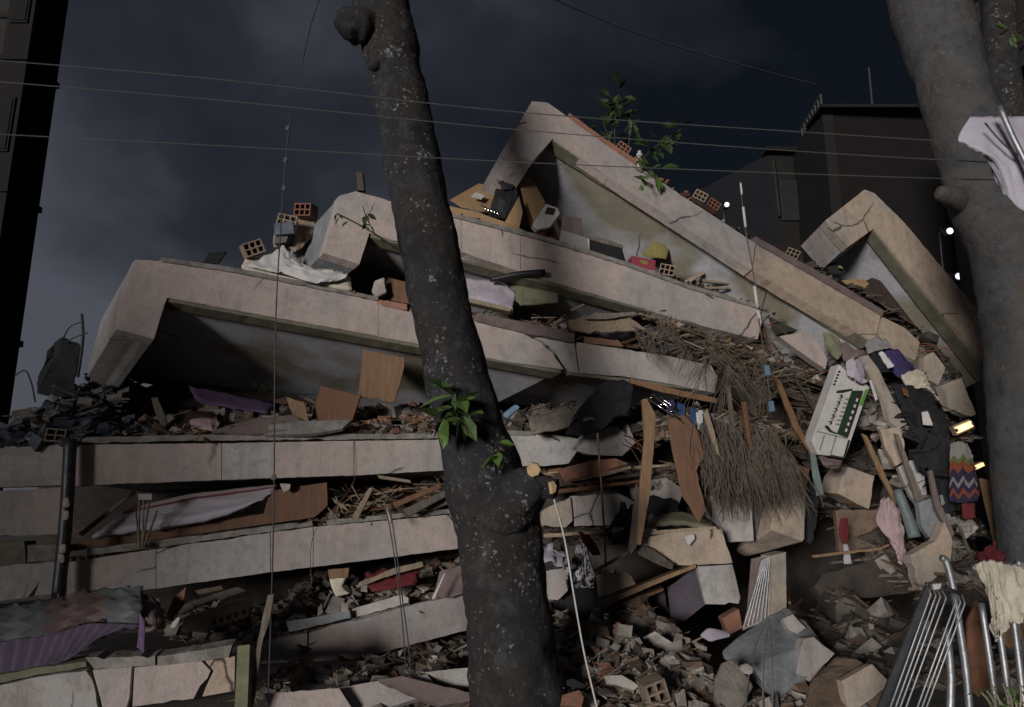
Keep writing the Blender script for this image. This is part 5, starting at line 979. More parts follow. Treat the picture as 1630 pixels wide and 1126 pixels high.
for i, (x, y, h, mt, nm) in enumerate(((1060, 634, 26, 'violet_cloth', 'dark indigo'), (1078, 640, 34, 'blue_cloth', 'dark blue'), (1098, 646, 42, 'blue_cloth', 'bright blue'), (1108, 650, 36, 'white_cloth', 'pale'), (1118, 652, 36, 'dark_cloth', 'black'), (1124, 656, 30, 'lavender_cloth', 'lavender'))):
    sheet('cloth', nm + ' cloth strip hanging below the middle slab beside the wire rack', 'cloth', mt, [[(x, y, 9.5), (x + 14, y + 3, 9.5)], [(x + 2, y + h * .5, 9.42), (x + 15, y + h * .5, 9.45)], [(x + 4, y + h, 9.4), (x + 13, y + h + 3, 9.42)]], .01, .02, 4, 5, (2, 1))
# corner slab with purple wall under it
fq = face_frame(1100, 890, 9.25, -4, 0)
t = thing('collapsed_storey', 'greenish broken corner slab above the fallen block, purple wall underneath', 'storey', P(1100, 1040, 9.3))
face_piece('fascia_panel', fq, [(1022, 856), (1071, 848), (1148, 842), (1156, 866), (1166, 896), (1108, 900), (1074, 899), (1019, 873)], 0, .5, 'fascia_warm', parent=t)
face_piece('fascia_panel', fq, [(1110, 902), (1166, 899), (1179, 952), (1176, 962), (1124, 962)], .01, .5, 'fascia_grey', parent=t)
B('inner_wall', None, None, 'purple_wall', [(1062, 936), (1108, 903), (1124, 962), (1070, 1004)], 9.4, 22, 0, .3, .004, parent=t)
B('inner_wall', None, None, 'purple_wall', [(968, 980), (1058, 940), (1066, 1008), (990, 1060), (966, 1056)], 9.7, 12, 0, .2, .004, parent=t)
B('edge_board', None, None, 'wood_tan', [(962, 957), (1040, 924), (1108, 898), (1108, 904), (1040, 932), (962, 966)], 9.2, 0, 0, .2, .003, parent=t)
B('edge_board', None, None, 'wood_brown', [(962, 970), (1056, 936), (1056, 941), (962, 977)], 9.25, 0, 0, .2, .003, parent=t)
B('switch_box', 'pale box fixed to the purple wall', 'box', 'grey_print', [(1036, 994), (1046, 986), (1058, 992), (1060, 1014), (1042, 1022)], 9.25, 12, 0, .12)
B('wood_board', 'pinkish wooden board below the dark grey cloth heap', 'board', 'fascia_warm', [(950, 915), (1000, 910), (1012, 930), (965, 948), (954, 950)], 9.3, 0, -20, .06, .006)
B('plank', 'long thin pale stick left of the corner slab', 'stick', 'wood_pale', [(944, 908), (998, 878), (1000, 882), (948, 913)], 9.2, 0, 0, .04)
sheet('carpet_roll', 'grey ribbed mat curling over the corner slab edge', 'mat', 'wood_grey', [[(1012, 868, 9.2), (1030, 868, 9.15), (1050, 880, 9.1), (1076, 898, 9.1)], [(1016, 884, 9.12), (1030, 888, 9.05), (1048, 898, 9.05), (1070, 906, 9.05)]], .02, .02)
hull('plastic_bag', 'small white bag on the corner slab', 'bag', 'white_print', [(1088, 854, 9.2), (1106, 848, 9.2), (1108, 858, 9.18), (1094, 872, 9.15), (1098, 854, 9.3)], .008)
# garments hung by the trunk
sheet('blouse', 'black and white leaf print blouse hanging right of the trunk', 'blouse', 'leaf_print_cloth', [[(918, 868, 9.6), (934, 862, 9.6)], [(908, 905, 9.55), (942, 900, 9.55)], [(902, 938, 9.5), (950, 936, 9.5)]], .02, .03, 4, 8, (2, 1))
sheet('skirt', 'black skirt hanging below the leaf print blouse', 'skirt', 'dark_cloth', [[(890, 940, 9.5), (920, 936, 9.45), (956, 938, 9.5)], [(880, 990, 9.42), (922, 990, 9.38), (964, 990, 9.42)], [(882, 1044, 9.38), (925, 1046, 9.32), (972, 1052, 9.38)]], .02, .05, 5, 8, (3, .6))
sheet('cloth', 'red cloth twisted behind the leaf print blouse', 'cloth', 'red_cloth', [[(920, 846, 9.2), (940, 850, 9.2)], [(932, 866, 9.1), (952, 872, 9.1)], [(944, 884, 9.05), (956, 880, 9.05)]], .015, .04)
sheet('cloth', 'striped grey violet cloth crumpled beside the trunk', 'cloth', 'lavender_cloth', [[(862, 862, 9.3), (885, 868, 9.3), (905, 884, 9.2)], [(858, 890, 9.1), (885, 896, 9.1), (902, 905, 9.1)]], .015, .06)
B('facade_piece', 'pinkish panel piece between the trunk and the blouse', 'panel', 'fascia_paint', [(866, 910), (898, 905), (904, 940), (888, 955), (866, 955)], 9.3, 0, 0, .08, .006)
# ------------------------------------------------------------------ frayed reeds and laths
def reeds(name, label, lines, n, ln, r0, mt, seed, droop=.5, jit=.12, per=16, wild=.35):
    """frayed fibres: bent strands growing in clumps of differing length and lean"""
    r = random.Random(seed); V = []; Fc = []
    for _ in range(max(1, n // per)):
        (a, b) = r.choice(lines); c0 = P(*a).lerp(P(*b), r.random()) + Vector((r.uniform(-jit, jit), r.uniform(-.14, .14), r.uniform(-jit, jit)))
        lean = Vector((r.uniform(-wild, wild) + DIRX, r.uniform(-.3, .1), -1 if droop else r.uniform(-.6, .15))); CL_ = ln * r.uniform(.35, 1.25)
        for _ in range(r.randrange(per // 2, per * 2)):
            q = c0 + Vector((r.gauss(0, .035), r.gauss(0, .03), r.gauss(0, .05))); d = (lean + Vector((r.gauss(0, .16), r.gauss(0, .1), r.gauss(0, .1)))).normalized(); L = CL_ * r.uniform(.5, 1.1)
            bend = Vector((r.gauss(0, .07), r.gauss(0, .05), 0)) * L; p = [q, q + d * L * .4 + bend, q + d * L * .75 + bend * 1.2 - Z * .02, q + d * L - Z * (.05 * L)]
            w_ = r0 * r.uniform(.5, 1.6); v, f = tube_vf(p, [w_, w_, w_ * .7, w_ * .25], 3, caps=False); b_ = len(V); V += v; Fc += [tuple(i + b_ for i in x) for x in f]
    return obj(name, V, Fc, mt, label=label, cat='reeds', kind='stuff')
DIRX = .22
reeds('reed_fringe', 'frayed brown reed matting hanging like a fringe', [((1112, 690, 9.4), (1230, 700, 9.6)), ((1120, 720, 9.35), (1255, 740, 9.5)), ((1110, 700, 9.6), (1240, 712, 9.8))], 1500, .6, .0055, 'reed', 3)
reeds('reed_fringe', 'paler worn reeds mixed into the hanging fringe', [((1112, 690, 9.4), (1230, 700, 9.6)), ((1120, 725, 9.35), (1255, 745, 9.5))], 600, .55, .009, 'wood_grey', 33, per=6)
DIRX = .45
reeds('reed_strands', 'loose reed strands trailing over the middle slab end', [((1040, 520, 10.0), (1180, 560, 10.1)), ((1100, 560, 9.8), (1240, 610, 9.9)), ((1140, 590, 9.7), (1280, 640, 10.0))], 230, .6, .0045, 'reed', 4, jit=.25, per=9, wild=1.1)
DIRX = 1.7
reeds('reed_strands', 'long laths lying along the slope to the hanging carton', [((1060, 525, 10.2), (1200, 556, 10.4)), ((1100, 545, 10.1), (1280, 620, 10.4)), ((1180, 580, 10.1), (1300, 660, 10.4))], 160, .6, .006, 'reed', 5, 0, jit=.18, per=5, wild=.9)
B('plywood_sheet', 'orange brown curved panel behind the reed fringe', 'panel', 'wood_orange', [(1208, 712), (1250, 728), (1288, 748), (1286, 776), (1272, 800), (1240, 790), (1210, 760)], 9.9, -10, 0, .04, .010)
for i, p in enumerate(([(1120, 660), (1126, 650), (1138, 690), (1146, 726), (1140, 722)], [(1232, 600), (1242, 606), (1278, 690), (1300, 724), (1290, 722), (1262, 680)], [(1180, 640), (1188, 640), (1196, 700), (1204, 740), (1196, 742)], [(1262, 600), (1270, 606), (1312, 668), (1306, 672)], [(1156, 615), (1163, 616), (1170, 680), (1164, 690)])):
    B('plank', ['short pale lath hanging left of the reed fringe', 'orange lath slanting down to the carton', 'brown lath hanging above the reed fringe', 'dark lath touching the top of the carton', 'grey lath hanging from the middle slab end'][i], 'plank', ['wood_pale', 'wood_orange', 'wood_brown', 'wood_dark', 'wood_grey'][i], p, [9.2, 9.7, 9.4, 10.0, 9.5][i], 0, 0, .03, .003)
# ------------------------------------------------------------------ under the top slab end: bag, sacks, slab pieces
t = thing('travel_bag', 'big dark green bag squeezed under the top slab', 'bag', P(1270, 530, 10.9))
hull('body', None, None, 'green_dark_cloth', [(1216, 462, 11.1), (1240, 452, 11.1), (1290, 470, 11.1), (1322, 496, 11.0), (1326, 520, 10.9), (1290, 530, 10.8), (1236, 528, 10.8), (1218, 500, 10.9), (1260, 460, 11.6), (1310, 520, 11.5), (1240, 528, 11.5)], .05, parent=t)
B('tag', None, None, 'sky_plastic', [(1231, 462), (1240, 456), (1250, 466), (1254, 480), (1246, 485), (1236, 474)], 10.72, 10, 0, .03, parent=t)
tube('strap', None, None, 'dark_cloth', [(1230, 500, 10.8), (1262, 486, 10.76), (1300, 496, 10.78)], .02, 6, 5, parent=t)
B('facade_piece', 'pale slab piece under the dark green bag', 'panel', 'fascia_paint', [(1240, 536), (1282, 528), (1304, 548), (1317, 572), (1314, 588), (1284, 568)], 10.4, -8, 0, .15, .006)
hull('sack', 'olive grey crumpled sack beside the dark green bag', 'sack', 'olive_cloth', [(1312, 530, 10.6), (1326, 520, 10.6), (1336, 532, 10.6), (1336, 558, 10.5), (1330, 575, 10.45), (1314, 560, 10.5), (1308, 548, 10.55), (1325, 540, 10.9)], .04)
sheet('cloth', 'dusty brown pink cloth under the end of the top slab', 'cloth', 'mauve_screed', [[(1330, 520, 10.7), (1365, 530, 10.7), (1400, 548, 10.8)], [(1342, 556, 10.5), (1368, 560, 10.5), (1385, 562, 10.5)], [(1344, 572, 10.45), (1360, 574, 10.45), (1372, 568, 10.5)]], .02, .08)
B('chest', 'dark brown cabinet wedged under the tan slab corner', 'cabinet', 'wood_dark', [(1388, 442), (1400, 446), (1470, 498), (1468, 522), (1440, 516), (1376, 464)], 11.6, -8, 0, .3)
B('plank', 'tan board edge standing before the dark cabinet', 'board', 'cardboard', [(1340, 446), (1376, 444), (1384, 452), (1368, 468)], 11.5, 0, -10, .03)
hull('plastic_bag', 'yellow and black bag under the tan slab corner', 'bag', 'dark_cloth', [(1312, 420, 11.5), (1332, 418, 11.5), (1348, 434, 11.4), (1338, 440, 11.4), (1318, 434, 11.4), (1330, 424, 11.7)], .02)
hull('yellow_scrap', 'small yellow scrap on the black bag', 'scrap', 'yellow_foam', [(1333, 422, 11.3), (1342, 424, 11.3), (1344, 430, 11.3), (1334, 428, 11.3), (1338, 425, 11.36)], .004)
B('wood_board', 'brown board in the shade below the tan slab corner', 'board', 'wood_brown', [(1470, 520), (1490, 516), (1560, 610), (1530, 600), (1490, 560)], 11.7, 0, 0, .06)
# ------------------------------------------------------------------ the hanging carton with its print
t = thing('carton', 'long white carton with black and green print hanging at an angle', 'carton', P(1335, 730, 9.5))
fb = face_frame(1338, 655, 9.55, -6, 4)
def cb(pts, c0, c1, nm, mt, par=t, bev=.0): return face_piece(nm, fb, pts, c0, c1, mt, 0, .1, bev, parent=par)
body = cb([(1336, 580), (1360, 602), (1384, 616), (1346, 728), (1302, 724), (1292, 702)], 0, .22, 'body', 'white_print', bev=.006)
cb([(1356, 622), (1374, 622), (1349, 698), (1332, 691)], -.003, .01, 'print_panel', 'dark_green_print')
cb([(1366, 624), (1374, 624), (1350, 696), (1343, 694)], -.005, .01, 'print_panel', 'black_print')
cb([(1377, 620), (1381, 620), (1373, 647), (1368, 645)], -.005, .01, 'print_stripe', 'green_print')
cb([(1332, 622), (1356, 619), (1357, 622), (1340, 626), (1331, 626)], -.005, .01, 'print_mark', 'black_print')
cb([(1313, 677), (1318, 678), (1324, 686), (1333, 690), (1332, 692), (1320, 688), (1313, 681)], -.005, .01, 'print_mark', 'black_print')
for i in range(9):                                     # the coil drawing
    s = i / 8; x = 1338 - 17 * s; y = 632 + 42 * s
    cb([(x - 3, y - 3), (x + 2, y - 4), (x + 4, y), (x + 1, y + 3), (x - 1, y + 1), (x + 1, y - 1)], -.004, .01, 'print_mark', 'grey_print' if i % 2 else 'black_print')
for i in range(7):                                     # the faint caption lines beside it
    s = i / 6; x = 1346 - 15 * s; y = 634 + 40 * s; cb([(x, y), (x + 6, y + 1), (x + 5, y + 4), (x - 1, y + 3)], -.003, .01, 'print_line', 'grey_print')
for i in range(6):                                     # writing along the dark panel
    s = i / 5; x = 1363 - 17 * s; y = 634 + 48 * s; cb([(x, y), (x + 3, y + 1), (x + 1.4, y + 6), (x - 1.6, y + 5)], -.007, .01, 'print_letter', 'white_print')
for i in range(5): cb([(1335 - i * 2, 590 + i * 5), (1338 - i * 2, 591 + i * 5), (1337 - i * 2, 594 + i * 5), (1333 - i * 2, 593 + i * 5)], -.004, .01, 'print_letter', 'black_print')
cb([(1311, 693), (1313, 694), (1306, 718), (1304, 717)], -.003, .01, 'print_line', 'grey_print'); cb([(1330, 694), (1332, 695), (1323, 724), (1321, 724)], -.003, .01, 'print_line', 'grey_print'); cb([(1300, 686), (1348, 697), (1347, 699), (1300, 688)], -.003, .01, 'print_line', 'grey_print'); cb([(1322, 724), (1342, 728), (1350, 700), (1353, 702), (1344, 731), (1322, 727)], -.006, .02, 'print_panel', 'black_print')
sheet('plastic_bag', 'crumpled white bag draped over the top of the long carton', 'bag', 'lavender_cloth', [[(1346, 578, 9.5), (1362, 570, 9.5), (1378, 580, 9.55)], [(1350, 596, 9.4), (1364, 592, 9.4), (1380, 600, 9.45)], [(1362, 606, 9.42), (1370, 610, 9.42), (1378, 612, 9.45)]], .015, .04)
B('plank', 'thin white batten right of the carton', 'batten', 'white_print', [(1384, 606), (1388, 605), (1398, 636), (1394, 638)], 9.5, 0, 0, .02)
sheet('plastic_bag', 'dusty brown bag hanging under the carton', 'bag', 'mauve_screed', [[(1304, 724, 9.6), (1342, 732, 9.6)], [(1310, 738, 9.55), (1340, 742, 9.55)], [(1318, 748, 9.6), (1336, 748, 9.6)]], .015, .04)
B('cloth_strip', 'pale grey strip hanging left of the carton foot', 'strip', 'teal_plastic', [(1290, 722), (1298, 722), (1304, 750), (1312, 788), (1300, 790), (1294, 760)], 9.6, 0, 0, .02, .004)
# ------------------------------------------------------------------ broken wall panels sliding down at the right
PANELS = [
 ('long beige wall panel sloping down right of the carton', 'fascia_warm', [(1366, 570), (1381, 565), (1400, 590), (1418, 629), (1446, 673), (1430, 684), (1414, 668), (1404, 630)], 9.9, -10, -8, .08),
 ('beige wall fragment under the end of the top slab, left of two', 'fascia_warm', [(1472, 568), (1486, 560), (1506, 586), (1494, 614), (1480, 606), (1470, 588)], 10.6, -8, 0, .12),
 ('beige wall fragment beside the right tree, right of two', 'fascia_warm', [(1498, 614), (1530, 602), (1554, 660), (1544, 664), (1512, 652)], 10.5, -12, 0, .12),
 ('upper cracked curved panel below the long beige panel', 'fascia_warm', [(1400, 684), (1432, 680), (1440, 706), (1437, 735), (1426, 742), (1410, 716)], 9.8, 6, -6, .08),
 ('lower cracked curved panel beside the dark garments', 'fascia_grey', [(1430, 744), (1462, 726), (1472, 756), (1475, 786), (1462, 806), (1450, 790)], 9.7, 6, -6, .08),
 ('orange tan block face below the carton', 'fascia_warm', [(1351, 744), (1392, 758), (1383, 811), (1333, 786), (1340, 760)], 10.1, -10, 4, .4),
 ('pinkish tan broken panel above the leaning barrier', 'fascia_warm', [(1448, 884), (1490, 862), (1504, 832), (1516, 860), (1512, 898), (1466, 940), (1458, 920)], 8.9, -6, 0, .14),
 ('large cracked slab coloured dark as shade in the hole left of the barrier', 'rubble_dark', [(1296, 934), (1310, 915), (1400, 888), (1444, 884), (1464, 942), (1380, 952), (1310, 955)], 9.6, -4, -14, .14),  # concrete given a dark colour in place of the hole's shade
 ('tan sheet edge running down beside the right tree', 'wood_tan', [(1562, 762), (1572, 764), (1590, 806), (1604, 860), (1606, 900), (1592, 900), (1580, 840)], 8.9, -10, 0, .04),
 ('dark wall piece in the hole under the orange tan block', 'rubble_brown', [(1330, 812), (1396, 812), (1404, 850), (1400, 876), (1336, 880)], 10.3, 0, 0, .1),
 ('grey green rubble stained panel above the pinkish tan panel', 'blue_concrete', [(1462, 800), (1500, 788), (1516, 830), (1500, 836), (1480, 856), (1466, 836)], 9.2, 0, 0, .1)]
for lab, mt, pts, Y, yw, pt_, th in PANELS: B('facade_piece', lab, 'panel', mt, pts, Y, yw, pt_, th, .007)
for i, (p, mt, lab) in enumerate((([(1372, 690), (1380, 694), (1402, 740), (1432, 806), (1424, 800), (1400, 756)], 'wood_tan', 'long tan plank slanting down to the pink cloth'), ([(1424, 690), (1430, 692), (1472, 800), (1480, 850), (1472, 846), (1462, 806)], 'wood_grey', 'long dark grey plank in the cracked panels'), ([(1478, 750), (1484, 748), (1496, 800), (1520, 850), (1514, 856), (1488, 806)], 'mauve_screed', 'curved mauve strip beside the chevron knit'), ([(1294, 884), (1400, 872), (1416, 866), (1416, 869), (1400, 876), (1294, 888)], 'wood_tan', 'thin tan stick across the dark hole'), ([(1526, 838), (1530, 838), (1556, 900), (1552, 902)], 'wood_grey', 'thin grey stick above the barriers'))):
    B('plank', lab, 'plank', mt, p, [9.7, 9.4, 9.0, 9.4, 8.6][i], 0, 0, .04, .004)
# grey-white and pink blocks behind the corner slab
B('masonry_block', 'grey white block below the reed fringe', 'block', 'fascia_grey', [(1130, 790), (1195, 786), (1200, 861), (1158, 864), (1140, 812)], 9.65, -3, 2, .5, .006)
hull('masonry_block', 'pink tan block with shadowed underside right of the grey white block', 'block', 'fascia_warm', [(1234, 780, 9.6), (1284, 776, 9.7), (1281, 862, 9.6), (1228, 843, 9.5), (1200, 800, 10.4), (1170, 878, 10.3), (1262, 866, 10.2), (1270, 780, 10.4), (1186, 886, 10.3)], .008)
B('masonry_block', 'dark brown block face between the two pale blocks', 'block', 'wood_dark', [(1196, 800), (1232, 800), (1228, 845), (1200, 862)], 9.8, 12, 0, .4, .006)
t = thing('column_stub', 'pinkish ribbed column stub above the fallen block', 'column', P(1215, 1000, 8.9))
B('shaft', None, None, 'fascia_warm', [(1228, 884), (1251, 879), (1252, 978), (1228, 984)], 8.9, -10, 0, .25, .004, parent=t)
B('side', None, None, 'fascia_paint', [(1212, 892), (1227, 885), (1227, 984), (1182, 1004)], 8.95, 15, 0, .2, .004, parent=t)
for k in range(6): tube('rib', None, None, 'steel', [(1213 + k * 2.4, 900 - k * 2, 8.9), (1183 + k * 7, 1000 - k * 3, 8.85)], .008, 5, 2, parent=t)
B('brick_strip', 'orange brick remains left of the column stub', 'brick', 'terracotta', [(1150, 985), (1176, 970), (1182, 1000), (1160, 1012)], 9.2, 0, 0, .2, .012)
B('plank', 'mauve sheet standing left of the column stub', 'sheet', 'mauve_screed', [(1196, 890), (1212, 886), (1206, 960), (1188, 990)], 9.2, 5, 0, .03)
# fallen blocks in the foreground
t = thing('concrete_block', 'large fallen concrete block standing on its edge at lower right', 'block', P(1240, 1118, 7.1))
hull('core', None, None, 'blue_concrete', [(1222, 978, 7.6), (1254, 968, 7.7), (1280, 990, 7.5), (1322, 1036, 7.2), (1286, 1084, 6.95), (1236, 1118, 6.8), (1198, 1062, 7.0), (1150, 1040, 7.6), (1230, 1000, 8.1), (1320, 1050, 7.6), (1240, 1110, 7.5), (1282, 1030, 7.05)], .022, parent=t)
B('lit_face', None, None, 'fascia_grey', [(1281, 1016), (1296, 1014), (1329, 1040), (1289, 1086), (1268, 1072), (1274, 1040)], 6.98, -12, -6, .12, .008, parent=t)  # paler colour stands in for light falling on this side
B('lit_face', None, None, 'fascia_grey', [(1246, 984), (1262, 978), (1284, 1000), (1270, 1010), (1252, 1002)], 7.3, 0, -20, .1, .010, parent=t)
hull('concrete_chunk', 'upright concrete chunk with pale broken face near the bottom centre', 'chunk', 'rubble_grey', [(1148, 1056, 6.8), (1172, 1050, 6.8), (1200, 1092, 6.6), (1186, 1120, 6.5), (1160, 1150, 6.5), (1136, 1130, 6.6), (1140, 1086, 6.7), (1170, 1080, 7.1), (1190, 1130, 7.0)], .02)
hull('concrete_chunk', 'brown broken masonry lump left of the leaning barrier', 'chunk', 'rubble_brown', [(1290, 1080, 6.7), (1330, 1048, 6.8), (1370, 1052, 6.7), (1414, 1088, 6.5), (1400, 1150, 6.4), (1310, 1150, 6.4), (1284, 1120, 6.6), (1340, 1060, 7.1), (1400, 1100, 7.0)], .025)
B('facade_piece', 'tan face of the broken lump beside the barrier', 'panel', 'fascia_warm', [(1340, 1084), (1388, 1058), (1416, 1086), (1404, 1140), (1352, 1140)], 6.45, -8, -6, .08, .006)
hull('stone', 'pale rounded stone at the foot of the steel wires', 'stone', 'plaster_white', [(1176, 1062, 6.6), (1190, 1056, 6.6), (1202, 1066, 6.55), (1196, 1078, 6.5), (1180, 1074, 6.55), (1190, 1064, 6.75)], .01)
brick('hollow brick with a column of cells at the bottom centre', 1042, 1106, 6.7, (10, 72, 20), 'brick_grey', 1.1)
B('brick_piece', 'flat red brick lying at the bottom right of the trunk', 'brick', 'terracotta', [(895, 1106), (922, 1098), (930, 1110), (926, 1126), (892, 1122)], 6.5, 0, -35, .09, .004)
B('concrete_plate', 'long pale plate in the rubble right of the rope', 'plate', 'plaster_white', [(962, 1076), (990, 1074), (1018, 1092), (1010, 1098), (966, 1088)], 6.9, 0, -30, .04, .005)
B('concrete_plate', 'dark plate in the rubble left of the rope', 'plate', 'black_plastic', [(892, 1084), (912, 1080), (936, 1092), (928, 1096), (896, 1090)], 6.8, 0, -30, .03, .005)
hull('plastic_bag', 'pale crumpled bag behind the heap', 'bag', 'lavender_cloth', [(1112, 1012, 7.9), (1126, 1000, 7.9), (1160, 1004, 7.9), (1166, 1014, 7.8), (1130, 1022, 7.8), (1140, 1004, 8.1)], .02)
hull('garbage_bag', 'dark green sack in the hole behind the barriers', 'sack', 'green_dark_cloth', [(1340, 980, 8.6), (1390, 972, 8.6), (1402, 1000, 8.5), (1396, 1040, 8.3), (1340, 1040, 8.3), (1326, 1010, 8.5), (1370, 990, 9.0)], .05)  # this sack and the next are coloured dark for the hole's shade
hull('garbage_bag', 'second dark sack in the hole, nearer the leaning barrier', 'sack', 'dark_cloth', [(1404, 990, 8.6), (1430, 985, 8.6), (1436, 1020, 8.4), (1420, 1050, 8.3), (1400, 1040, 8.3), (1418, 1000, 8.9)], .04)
# ------------------------------------------------------------------ clothes on the right
CL = [('garment', 'violet blue garment draped over the end of the top slab', 'garment', 'violet_cloth', [[(1395, 556, 10.3), (1418, 552, 10.3), (1440, 562, 10.3)], [(1412, 580, 10.2), (1440, 578, 10.15), (1468, 596, 10.2)], [(1440, 606, 10.1), (1458, 612, 10.1), (1474, 612, 10.15)]], .06),
 ('garment', 'navy garment with pale stripe left of the violet one', 'garment', 'dark_cloth', [[(1382, 568, 10.2), (1396, 560, 10.2)], [(1392, 584, 10.1), (1412, 580, 10.1)], [(1402, 594, 10.1), (1420, 592, 10.1)]], .03),
 ('garment', 'white striped garment between the navy and violet ones', 'garment', 'white_cloth', [[(1398, 562, 10.1), (1404, 558, 10.1)], [(1406, 574, 10.05), (1416, 570, 10.05)], [(1414, 586, 10.0), (1424, 582, 10.0)]], .02),
 ('garment', 'cream white garment hanging below the violet one', 'garment', 'cream_cloth', [[(1436, 596, 10.0), (1464, 586, 10.05), (1476, 596, 10.1)], [(1442, 612, 9.95), (1470, 606, 9.95), (1484, 616, 10.0)], [(1450, 618, 9.95), (1482, 620, 9.95), (1502, 640, 9.95)]], .05),
 ('garment', 'black garment hanging in the middle of the clothes heap', 'garment', 'dark_cloth', [[(1418, 606, 9.95), (1440, 612, 9.9), (1480, 620, 9.95)], [(1436, 650, 9.8), (1470, 650, 9.75), (1510, 660, 9.85)], [(1460, 690, 9.7), (1488, 696, 9.68), (1522, 700, 9.75)]], .08),
 ('garment', 'long black garment trailing down beside the chevron knit', 'garment', 'dark_cloth', [[(1476, 690, 9.6), (1500, 690, 9.6), (1520, 696, 9.6)], [(1480, 740, 9.4), (1500, 745, 9.4), (1514, 745, 9.4)], [(1490, 810, 9.1), (1505, 815, 9.1), (1520, 812, 9.1)]], .06),
 ('garment', 'small bright orange garment in the black clothes', 'garment', 'wood_orange', [[(1436, 616, 9.75), (1446, 620, 9.75)], [(1440, 628, 9.7), (1448, 632, 9.7)]], .01),
 ('garment', 'white cloth patch in the black clothes', 'garment', 'white_cloth', [[(1468, 656, 9.6), (1478, 654, 9.6)], [(1470, 676, 9.58), (1486, 678, 9.58)]], .015),
 ('garment', 'chequered grey garment at the upper left of the clothes heap', 'garment', 'grey_print', [[(1376, 546, 10.3), (1394, 536, 10.3), (1412, 540, 10.3)], [(1382, 562, 10.2), (1400, 556, 10.2), (1420, 552, 10.2)]], .03),
 ('blanket', 'chevron knit blanket in white, green, orange and navy hanging at the right', 'blanket', 'chevron_knit', [[(1514, 704, 9.1), (1536, 702, 9.1), (1546, 716, 9.1)], [(1512, 745, 9.0), (1534, 742, 8.98), (1556, 748, 9.0)], [(1512, 798, 8.9), (1536, 800, 8.88), (1560, 796, 8.9)]], .03),
 ('garment', 'red garment under the chevron knit blanket', 'garment', 'red_cloth', [[(1532, 800, 8.95), (1552, 800, 8.95)], [(1534, 826, 8.9), (1554, 824, 8.9)]], .02),
 ('garment', 'dark red and pink bundle above the white cloth on the barrier', 'garment', 'red_cloth', [[(1556, 880, 7.6), (1580, 862, 7.7), (1604, 880, 7.6)], [(1552, 900, 7.4), (1582, 890, 7.4), (1610, 902, 7.4)]], .06),
 ('garment', 'pale pink shirt hanging from the tan plank', 'shirt', 'pink_cloth', [[(1404, 794, 9.5), (1418, 792, 9.5), (1430, 802, 9.5)], [(1396, 830, 9.4), (1420, 840, 9.35), (1440, 832, 9.4)], [(1418, 866, 9.35), (1432, 876, 9.3), (1444, 868, 9.35)], [(1434, 896, 9.3), (1438, 900, 9.3), (1442, 894, 9.3)]], .05),
 ('cloth', 'small red cloth hanging in the dark hole', 'cloth', 'red_cloth', [[(1338, 826, 9.7), (1350, 824, 9.7)], [(1336, 848, 9.65), (1352, 850, 9.65)], [(1340, 864, 9.65), (1350, 866, 9.65)]], .02),
 ('cloth', 'pale blue cloth end hanging below the small red cloth', 'cloth', 'lavender_cloth', [[(1343, 866, 9.6), (1350, 866, 9.6)], [(1344, 898, 9.55), (1357, 898, 9.55)]], .01),
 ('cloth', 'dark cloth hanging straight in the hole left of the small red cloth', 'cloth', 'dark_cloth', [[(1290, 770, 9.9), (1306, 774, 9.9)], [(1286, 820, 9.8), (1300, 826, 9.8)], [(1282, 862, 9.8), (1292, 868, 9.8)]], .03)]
for nm, lab, c_, mt, rows, fo in CL: sheet(nm, lab, c_, mt, rows, .012, fo, 5, 7, (1.6, 1))
tube('tube_roll', 'pale teal tube roll below the cracked panels', 'roll', 'teal_plastic', [(1428, 780, 9.4), (1444, 820, 9.35), (1456, 856, 9.3)], [.055, .065, .075], 14, 4)
# lit fittings still glowing in the wreck
for i, (px, py, s, lab) in enumerate(((1534, 680, 1.0, 'yellow lit strip lamp glowing by the right tree'), (1558, 742, .55, 'small yellow lit lamp above the chevron knit blanket'))):
    t = thing('strip_lamp', lab, 'lamp', P(px, py + 12, 9.6)); q = P(px, py, 9.55)
    wbox('housing', q + Vector((0, .05, 0)), (.27 * s, .07, .12 * s), 'brick_grey', rot=(0, R(-22), .1), parent=t)
    wbox('tube', q, (.23 * s, .05, .075 * s), 'lamp_warm', rot=(0, R(-22), .1), parent=t)
    for k in (-1, 1): wbox('end_cap', q + Vector((k * .105 * s, -.012, k * .042 * s)), (.018 * s, .05, .04 * s), 'steel_dark', rot=(0, R(-22), .1), parent=t)
    ld = bpy.data.lights.new('strip_lamp_light', 'POINT'); ld.energy = 1.2 * s; ld.color = (1, .72, .38); ld.shadow_soft_size = .08; lo = bpy.data.objects.new('strip_lamp_light', ld); C.objects.link(lo); lo.parent = t; lo.location = q + Vector((0, -.14, 0)) - t.location
